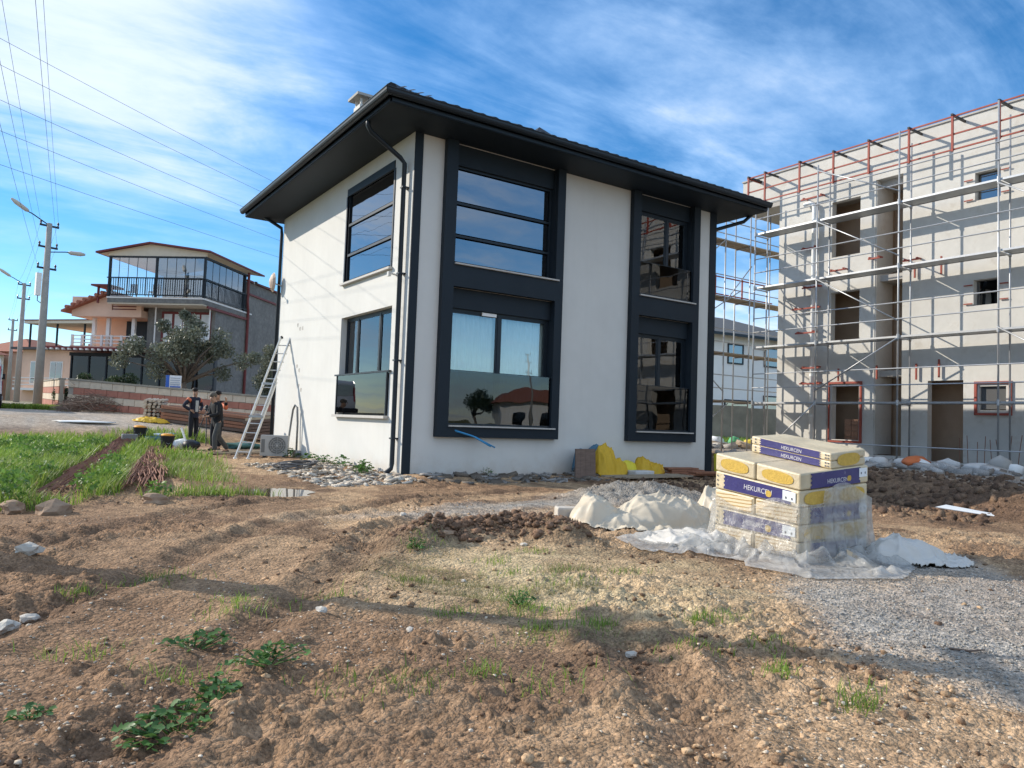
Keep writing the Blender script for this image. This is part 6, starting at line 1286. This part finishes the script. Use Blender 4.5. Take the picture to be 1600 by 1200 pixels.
drape('yellow_sheet', 'yellow sheet spread on the ground before the timber pile', (-2.25, 16.5), .75, .3, -.5, [(0, 0, .6, .25, .1)], YELT, 530, .10, 50, 30, 'sheet')
# ------------------------------------------------------------------ surveying tripod
tp = thing('level_tripod', 'dark instrument on a thin tripod beside the standing men', 'tripod', (-1.45, 11.2, G0(-1.45, 11.2))); z = G0(-1.45, 11.2)
for a in (0.4, 2.5, 4.6): MB().path([(-1.45, 11.2, z+1.12), (-1.45+.38*math.cos(a), 11.2+.38*math.sin(a), z)], [.018, .014], 6).build('leg', DKF, tp)
MB().lathe([(.07, 0), (.07, .03), (.05, .05), (.05, .12), (.03, .16)], 12, (-1.45, 11.2, z+1.12)).build('instrument', DKF, tp)
# ------------------------------------------------------------------ people
SKIN = mat('skin', (.40, .24, .17), .6, .08, 10); NAVY = mat('navy_jacket', (.018, .020, .036), .8, .2, 8, .3, 30); BLK = mat('black_jacket', (.014, .015, .018), .8, .2, 8, .3, 30); TRB = mat('black_trousers', (.016, .017, .022), .85, .2, 8, .3, 30); TRG = mat('grey_trousers', (.075, .078, .078), .85, .2, 8, .3, 30); SHOE = mat('shoe', (.035, .028, .025), .7); HAIRB = mat('dark_hair', (.015, .012, .011), .7, .2); HAIRG = mat('grey_hair', (.11, .095, .08), .7, .2); ORJ = mat('orange_panel', (.60, .16, .08), .7, .1); GREYJ = mat('pale_panel', (.42, .43, .42), .7, .1)
def skinmesh(name, V, E_, Rd, mt, parent, root=0, sub=2):
    me = bpy.data.meshes.new(name); me.from_pydata([tuple(v) for v in V], E_, []); me.materials.append(mt); o = link(bpy.data.objects.new(name, me)); o.parent = parent
    o.modifiers.new('skin', 'SKIN').use_smooth_shade = True
    for i, d in enumerate(me.skin_vertices[0].data): d.radius = Rd[i] if hasattr(Rd[i], '__len__') else (Rd[i], Rd[i]); d.use_root = (i == root)
    s_ = o.modifiers.new('sub', 'SUBSURF'); s_.levels = sub; s_.render_levels = sub; return o
def person(label, loc, heading, P, jk, tr_, hair, extra=None):
    t_ = thing('person', label, 'person', loc, math.atan2(-heading[0], heading[1])); g = P.get
    pel, sp_, che, nek = g('pelvis', (0, 0, .96)), g('spine', (0, .0, 1.14)), g('chest', (0, .01, 1.34)), g('neck', (0, .02, 1.50))
    hd0, hd1 = g('chin', (0, .05, 1.57)), g('crown', (0, .03, 1.68))
    J = {}
    for s_, k in ((-1, 'l'), (1, 'r')):
        J['sh'+k] = g('sh'+k, (s_*.175, 0, 1.41)); J['el'+k] = g('el'+k, (s_*.24, -.02, 1.13)); J['wr'+k] = g('wr'+k, (s_*.25, .08, .90)); J['hip'+k] = g('hip'+k, (s_*.095, 0, .90)); J['kn'+k] = g('kn'+k, (s_*.11, .02, .50)); J['an'+k] = g('an'+k, (s_*.11, -.01, .09))
    toe = {k: Vector(J['an'+k])+Vector((0, .17, -.04)) for k in 'lr'}; hand = {k: Vector(J['wr'+k])+(Vector(J['wr'+k])-Vector(J['el'+k])).normalized()*.09 for k in 'lr'}
    V = [pel, sp_, che, nek, hd0, hd1]; Rd = [(.13, .10), (.125, .095), (.15, .10), (.052, .052), (.072, .082), (.078, .092)]; E_ = [(0, 1), (1, 2), (2, 3), (3, 4), (4, 5)]
    for k in 'lr':
        b_ = len(V); V += [J['sh'+k], J['el'+k], J['wr'+k], tuple(hand[k])]; Rd += [.058, .042, .03, (.022, .038)]; E_ += [(2, b_), (b_, b_+1), (b_+1, b_+2), (b_+2, b_+3)]
        b_ = len(V); V += [J['hip'+k], J['kn'+k], J['an'+k], tuple(toe[k])]; Rd += [.085, .056, .04, .035]; E_ += [(0, b_), (b_, b_+1), (b_+1, b_+2), (b_+2, b_+3)]
    body = skinmesh('body', V, E_, Rd, SKIN, t_)
    # fingers: five short tapering chains rooted in each palm
    for k in 'lr':
        w_, h_ = Vector(J['wr'+k]), hand[k]; d = (h_-w_).normalized(); sd_ = d.cross(Vector((1, 0, 0)) if abs(d.x) < .8 else Vector((0, 1, 0))).normalized(); cr = sd_.cross(d)
        for q, (off, ln) in enumerate(((-.027, .065), (-.009, .078), (.009, .082), (.026, .072))): a = h_+sd_*off*.8-d*.02; MB().path([a, a+d*ln*.55+cr*.008, a+d*ln+cr*.03], [.010, .009, .006], 6).build('finger', SKIN, body, smooth=True, local=True)
        a = w_+d*.035+sd_*-.028; MB().path([a, a+d*.03-sd_*.025, a+d*.06-sd_*.028+cr*.01], [.011, .010, .007], 6).build('thumb', SKIN, body, smooth=True, local=True)
    # face
    c_ = Vector(hd1); f_ = Vector((0, 1, 0)); MB().path([c_+Vector((0, .078, .0)), c_+Vector((0, .108, -.035)), c_+Vector((0, .085, -.045))], [.008, .014, .008], 6).build('nose', SKIN, body, smooth=True, local=True)
    for s_ in (-1, 1):
        MB().blob(c_+Vector((s_*.03, .082, -.0)), .009, 2, 1, 0).build('eye', BLACKP, body, local=True); MB().blob(c_+Vector((s_*.085, -.0, -.03)), (.012, .02, .03), 2, 1, .05).build('ear', SKIN, body, smooth=True, local=True)
    MB().bar(c_+Vector((-.022, .084, -.075)), c_+Vector((.022, .084, -.075)), .01, .008).build('mouth', mat('lip', (.28, .12, .10), .6), body, local=True)
    hr = MB(); hr.blob(c_+Vector((0, -.018, .028)), (.092, .104, .083), 11, 2, .04); hr.build('hair', hair, t_, smooth=True, local=True)
    # clothes
    V = [Vector(pel)-Vector((0, 0, .02)), sp_, che, Vector(nek)-Vector((0, 0, .03)), Vector(pel)-Vector((0, 0, .19))]; Rd = [(.172, .145), (.165, .135), (.18, .135), (.075, .075), (.175, .15)]; E_ = [(0, 1), (1, 2), (2, 3), (0, 4)]
    for k in 'lr': b_ = len(V); V += [J['sh'+k], J['el'+k], J['wr'+k]]; Rd += [.080, .062, .050]; E_ += [(2, b_), (b_, b_+1), (b_+1, b_+2)]
    ja = skinmesh('jacket', V, E_, Rd, jk, t_)
    V = [Vector(pel)+Vector((0, 0, .14)), Vector(pel)-Vector((0, 0, .07))]; Rd = [(.15, .12), (.145, .12)]; E_ = [(0, 1)]
    for k in 'lr': b_ = len(V); V += [J['hip'+k], J['kn'+k], Vector(J['an'+k])+Vector((0, 0, .02))]; Rd += [.100, .078, .068]; E_ += [(1, b_), (b_, b_+1), (b_+1, b_+2)]
    skinmesh('trousers', V, E_, Rd, tr_, t_)
    for k in 'lr': a = Vector(J['an'+k]); skinmesh('shoe', [a+Vector((0, -.05, -.045)), a+Vector((0, .07, -.05)), a+Vector((0, .19, -.06))], [(0, 1), (1, 2)], [(.045, .05), (.048, .045), (.038, .028)], SHOE, t_)
    if extra: extra(t_, ja, J)
    return t_
def ex1(t_, ja, J):
    for k, s_ in (('l', -1), ('r', 1)):
        a = Vector(J['sh'+k]); b_ = Vector(J['el'+k]); MB().path([a.lerp(b_, .05), a.lerp(b_, .32)], [.088, .082], 10).build('shoulder_band', ORJ, ja, smooth=True, local=True)
    MB().box((-.05, .115, .98), (.07, .150, 1.36)).build('pale_panel', GREYJ, ja, local=True, bevel=.02)
person('man in navy jacket with orange shoulder bands standing with hands on hips', (-1.58, 12.5, G0(-1.58, 12.5)), (.55, -.83), dict(ell=(-.40, -.06, 1.18), wrl=(-.20, .06, 1.02), elr=(.40, -.06, 1.18), wrr=(.22, .08, 1.04), anl=(-.15, -.02, .09), anr=(.14, .05, .09), chin=(.03, .06, 1.57), crown=(.03, .05, 1.68)), NAVY, TRB, HAIRB, ex1)
person('stooping man in black jacket and grey trousers stepping beside the planks', (-1.80, 8.1, G0(-1.8, 8.1)), (-.96, -.28), dict(pelvis=(0, -.05, .95), spine=(0, -.01, 1.13), chest=(0, .04, 1.31), neck=(0, .10, 1.46), chin=(0, .16, 1.51), crown=(0, .17, 1.62), shl=(-.17, .05, 1.38), shr=(.17, .05, 1.38), ell=(-.24, .10, 1.12), wrl=(-.16, .34, 1.06), elr=(.24, .08, 1.12), wrr=(.15, .33, 1.05), knl=(-.10, .10, .50), anl=(-.11, .08, .09), knr=(.10, -.10, .52), anr=(.11, -.42, .12), hipl=(-.09, -.03, .90), hipr=(.09, -.06, .90)), BLK, TRG, HAIRG)
def ex3(t_, ja, J):
    a, b_, c_ = Vector(J['shl']), Vector(J['ell']), Vector(J['wrl']); MB().path([a.lerp(b_, .15), b_, b_.lerp(c_, .5)], [.086, .070, .062], 10).build('orange_sleeve', ORJ, ja, smooth=True, local=True)
person('dark haired man with orange sleeve partly hidden behind the stooping man', (-1.50, 9.5, G0(-1.5, 9.5)), (-.75, -.66), dict(ell=(-.34, .08, 1.28), wrl=(-.42, .20, 1.46), elr=(.25, .05, 1.12), wrr=(.14, .26, 1.10), chin=(-.02, .06, 1.57), crown=(-.02, .05, 1.68)), BLK, TRB, HAIRB, ex3)
# ------------------------------------------------------------------ vegetation
GRL = leafmat('grass_blade', (.13, .24, .035), (.30, .40, .07), .45); WEED = leafmat('weed_leaf', (.055, .13, .03), (.12, .24, .06), .3, .4); GRD = leafmat('meadow_leaf', (.07, .16, .03), (.17, .30, .06), .4)
def blades(P, h, wid, lean, mname, m_, label, catg, kind='stuff'):
    n_ = len(P); z = gzf(P[:, 0], P[:, 1])-.01; a = rng.random(n_)*6.28; d = np.stack([np.cos(a), np.sin(a)], 1); s_ = np.stack([-d[:, 1], d[:, 0]], 1)
    h = h*(.5+.8*rng.random(n_)); ln = lean*h*(.3+rng.random(n_)); w_ = wid*(.6+.8*rng.random(n_))
    b0 = np.concatenate([P-s_*w_[:, None], z[:, None]], 1); b1 = np.concatenate([P+s_*w_[:, None], z[:, None]], 1); mp_ = P+d*(ln*.35)[:, None]
    m0 = np.concatenate([mp_-s_*w_[:, None]*.8, (z+h*.6)[:, None]], 1); m1 = np.concatenate([mp_+s_*w_[:, None]*.8, (z+h*.6)[:, None]], 1); tp_ = np.concatenate([P+d*ln[:, None], (z+h)[:, None]], 1)
    V = np.stack([b0, b1, m1, m0, tp_, tp_+1e-4], 1).reshape(-1, 3); i = np.arange(n_)[:, None]*6; F_ = np.concatenate([i+np.array([[0, 1, 2, 3]]), i+np.array([[3, 2, 4, 5]])], 1).reshape(-1, 4)
    o = npmesh(mname, V, F_, m_, smooth=False, kind=kind); return tag(o, label, catg)
def pts_in(n_, x0, x1, y0, y1, f):
    out = []
    while sum(map(len, out)) < n_:
        P = np.stack([x0+(x1-x0)*rng.random(n_*3), y0+(y1-y0)*rng.random(n_*3)], 1); out.append(P[rng.random(n_*3) < f(P[:, 0], P[:, 1])])
    return np.concatenate(out)[:n_]
dense = lambda x, y: grass_m(x, y)*(.35+.65*sst(.35, .6, fbm(x*1.7, y*1.7, 201)))
P = pts_in(42000, -10.5, -2.2, -3.6, 4.5, dense); hgt = .10+.20*fbm(P[:, 0]*1.1, P[:, 1]*1.1, 203, 3)*sst(-2.0, -6.5, P[:, 0])*1.6
blades(P, hgt, .006, .7, 'meadow_grass', GRL, 'lush bright green grass around the rebar bundles', 'grass')
P = pts_in(7000, -10.5, -2.0, -3.6, 6, lambda x, y: np.clip(grass_m(x, y)*1.3*(1-grass_m(x, y)*.75)+.04*grass_m(x+.3, y+.2), 0, 1)); blades(P, .20, .004, .9, 'dry_grass', leafmat('straw_blade', (.30, .27, .12), (.45, .38, .20), .3), 'dry straw coloured blades mixed through the green grass', 'grass')
P = pts_in(26000, -11.5, -1.0, 4.5, 14.8, dense); blades(P, .15+.16*fbm(P[:, 0]*1.1, P[:, 1]*1.1, 203, 3), .012, .7, 'far_meadow_grass', GRL, 'green grass farther back toward the street', 'grass')
# broad leaved meadow weeds, as leaf clouds hugging the ground
cs = pts_in(420, -10.5, -4.0, -3.2, 10.5, lambda x, y: grass_m(x, y)*sst(-4.2, -5.4, x)*sst(.42, .56, fbm(x*1.3+4, y*1.3, 207))); cen = [(x, y, G0(x, y)+.14+.10*random.random()) for x, y in cs]
V, F_ = leaves(24000, cen, [(.20, .20, .15)]*len(cen), .034, .6, .3); o = npmesh('meadow_weeds', V, F_, GRD, kind='stuff'); tag(o, 'dense broad leaved green weeds growing through the meadow grass', 'weeds')
tufts = [(-5.75, -7.87), (-6.15, -8.06), (-5.6, -7.9), (-3.71, -9.75), (-3.5, -10.2), (-4.04, -10.25), (-3.9, -10.1), (-3.66, -10.22), (-2.9, -10.44), (-2.75, -10.5), (-3.32, -11.34), (-3.36, -11.78), (-3.25, -11.75), (-3.5, -9.3), (-3.0, -9.2), (-2.7, -8.8), (-3.2, -8.7), (-5.9, -10.0), (-4.9, -10.6), (-5.2, -10.5), (-5.4, -9.0), (-2.9, -11.0), (-4.4, -10.9), (-6.2, -9.4), (-3.3, -7.4), (-5.3, -8.7), (-2.35, -7.9), (-3.4, -10.9), (-2.2, -9.0), (-4.6, -10.6), (-4.75, -8.8), (-4.2, -9.6), (-3.95, -8.6), (-3.0, -8.2), (-3.6, -9.9)]
P = np.concatenate([np.array(t_)+rng.normal(0, .09, (70, 2))*np.array([1.2, .8])*(.5+rng.random()) for t_ in tufts]); blades(P, .065, .0025, .9, 'grass_tufts', GRL, 'small scattered tufts of grass on the bare soil', 'grass')
P = pts_in(5000, -4.6, -2.0, -10.6, -7.4, lambda x, y: sst(.5, .64, fbm(x*1.6, y*1.6, 215))*np.exp(-(((x+3.3)/1.1)**2+((y+9.2)/1.3)**2)**2)); blades(P, .035, .002, 1.3, 'sparse_grass', leafmat('dry_grass', (.24, .22, .09), (.34, .30, .14), .3), 'thin yellowish grass sprouting from the trampled soil', 'grass')
def weed(label, x, y, r_, n_, size, h, elong=1.0, ang=0):
    t_ = thing('mallow_weed', label, 'weed', (x, y, G(x, y))); V = []; F_ = []
    st = MB()
    for k in range(n_):
        a = random.random()*6.28; rr = r_*random.random()**.6; lx, ly = rr*math.cos(a)*elong, rr*math.sin(a); px, py = lx*math.cos(ang)-ly*math.sin(ang), lx*math.sin(ang)+ly*math.cos(ang); z = (G0(x+px, y+py)-G0(x, y))+.01+h*(.25+.8*random.random())*(1-.5*(rr/r_)**2)
        s_ = size*(.6+.7*random.random()); nrm = Vector((random.uniform(-.6, .6), random.uniform(-.6, .6), 1)).normalized(); u_ = nrm.orthogonal().normalized(); v_ = nrm.cross(u_); c_ = Vector((px, py, z)); b_ = len(V); ph = random.random()*6
        V.append(c_-nrm*s_*.18)
        for j in range(9): q = ph+j*6.283/9*.94; rad = s_*(1+.14*math.cos(5*q)); V.append(c_+(u_*math.cos(q)+v_*math.sin(q))*rad+nrm*s_*.10*math.sin(2*q))
        F_ += [(b_, b_+1+j, b_+2+j) for j in range(8)]
        if k % 3 == 0: st.path([(px*.3, py*.3, -.01), (px*.8, py*.8, z*.6), tuple(c_)], [.004, .003, .002], 4, False)
    npmesh('leaf_rosette', [tuple(v) for v in V], F_, WEED, t_, smooth=False, kind='stuff'); st.build('stems', WEED, t_, local=True, kind='stuff'); return t_
weed('largest leafy green mallow weed clump on the bare soil', -5.97, -10.55, .17, 120, .020, .085, 1.6, .5); weed('dark leafy weed beside the largest mallow clump', -5.78, -10.35, .10, 40, .02, .10)
weed('low spreading dark weed uphill of the mallow clump', -5.5, -10.1, .15, 70, .018, .05, 1.6, .3); weed('flat blue green weed near the dark shadow band', -5.72, -9.52, .16, 60, .02, .04, 1.5, .6); weed('small grey green weed lying on the pole shadow', -3.70, -9.62, .11, 70, .012, .08); weed('tiny dark weed at the very edge of the lot', -6.45, -10.2, .08, 30, .016, .04)
weed('little green weed on the earth ridge end', -3.42, -7.5, .10, 40, .016, .07)
for k, (x, y) in enumerate(((-.25, 6.2), (-.22, 4.9), (-.25, 3.6), (-.28, 2.5), (-.3, 1.2), (-.6, .5))): weed('green weed sprouting from the rubble at the sunlit wall foot', x, y, .22, 45, .045, .24)['group'] = 'weeds at the wall foot'
weed('thin weed sprouting at the foot of the shaded facade', 1.9, -.25, .2, 40, .02, .16)
# verge at the street
P = pts_in(5000, -7.5, -3.0, 24.5, 27.5, lambda x, y: np.ones_like(x)*.9); blades(P, .22, .02, .8, 'street_verge', GRL, 'strip of green grass at the foot of the tall street pole', 'grass')
P = pts_in(9000, 14, 32, 8, 17, lambda x, y: np.ones_like(x)*.8); blades(P, .25, .02, .8, 'back_verge', GRL, 'green grass strip before the weathered concrete wall', 'grass')
# ------------------------------------------------------------------ single stones
stn = [(-6.42, -8.5, .045, 'white fist sized stone lying beside the pole shadow'), (-4.62, -9.84, .032, 'pale flat stone lying alone beyond the low weed'), (-3.72, -10.7, .03, 'white crumbly stone on the soil near the gravel'), (-6.53, -8.7, .06, 'bluish white stone half sunk at the lot edge'), (-6.4, -6.6, .09, 'long pale stone slab beside the dark furrow'), (-3.38, -11.73, .014, 'small square white chip by the grass tuft'), (-2.5, -5.33, .05, 'white lump before the shaded facade'), (-6.5, -3.5, .15, 'earthy boulder at the meadow edge with grass around'), (-6.1, -3.75, .19, 'large earthy boulder at the meadow edge'), (-6.55, -2.6, .17, 'squared grey stone behind the meadow boulders'), (-4.95, -3.0, .14, 'brown earthy boulder at the end of the rebar fan'), (-2.95, -7.25, .06, 'brown stone lying against the earth ridge'), (-2.2, -7.5, .035, 'grey pebble at the foot of the earth ridge'), (-3.6, -8.7, .02, 'pale pebble on the straw coloured soil'), (-4.95, -9.3, .04, 'pale angular stone near the flat blue green weed')]
for k, (x, y, s_, lab) in enumerate(stn):
    o = MB().blob((x, y, G(x, y)+s_*.25), (s_*1.2, s_*.8, s_*.6), 600+k, 2, .24).build('stone', mat('earthy_stone', (.34, .235, .16), .95, .3, 8, .6, 25) if 'brown' in lab or 'earthy' in lab else STONE); tag(o, lab, 'stone')
o = MB().path([(-2.05, -11.55, G(-2.05, -11.55)+.012), (-1.97, -11.62, G(-1.97, -11.62)+.014), (-1.88, -11.66, G(-1.88, -11.66)+.012)], [.006, .007, .004], 5).build('twig', WOODD); tag(o, 'short dark twig lying on the grey gravel', 'twig')
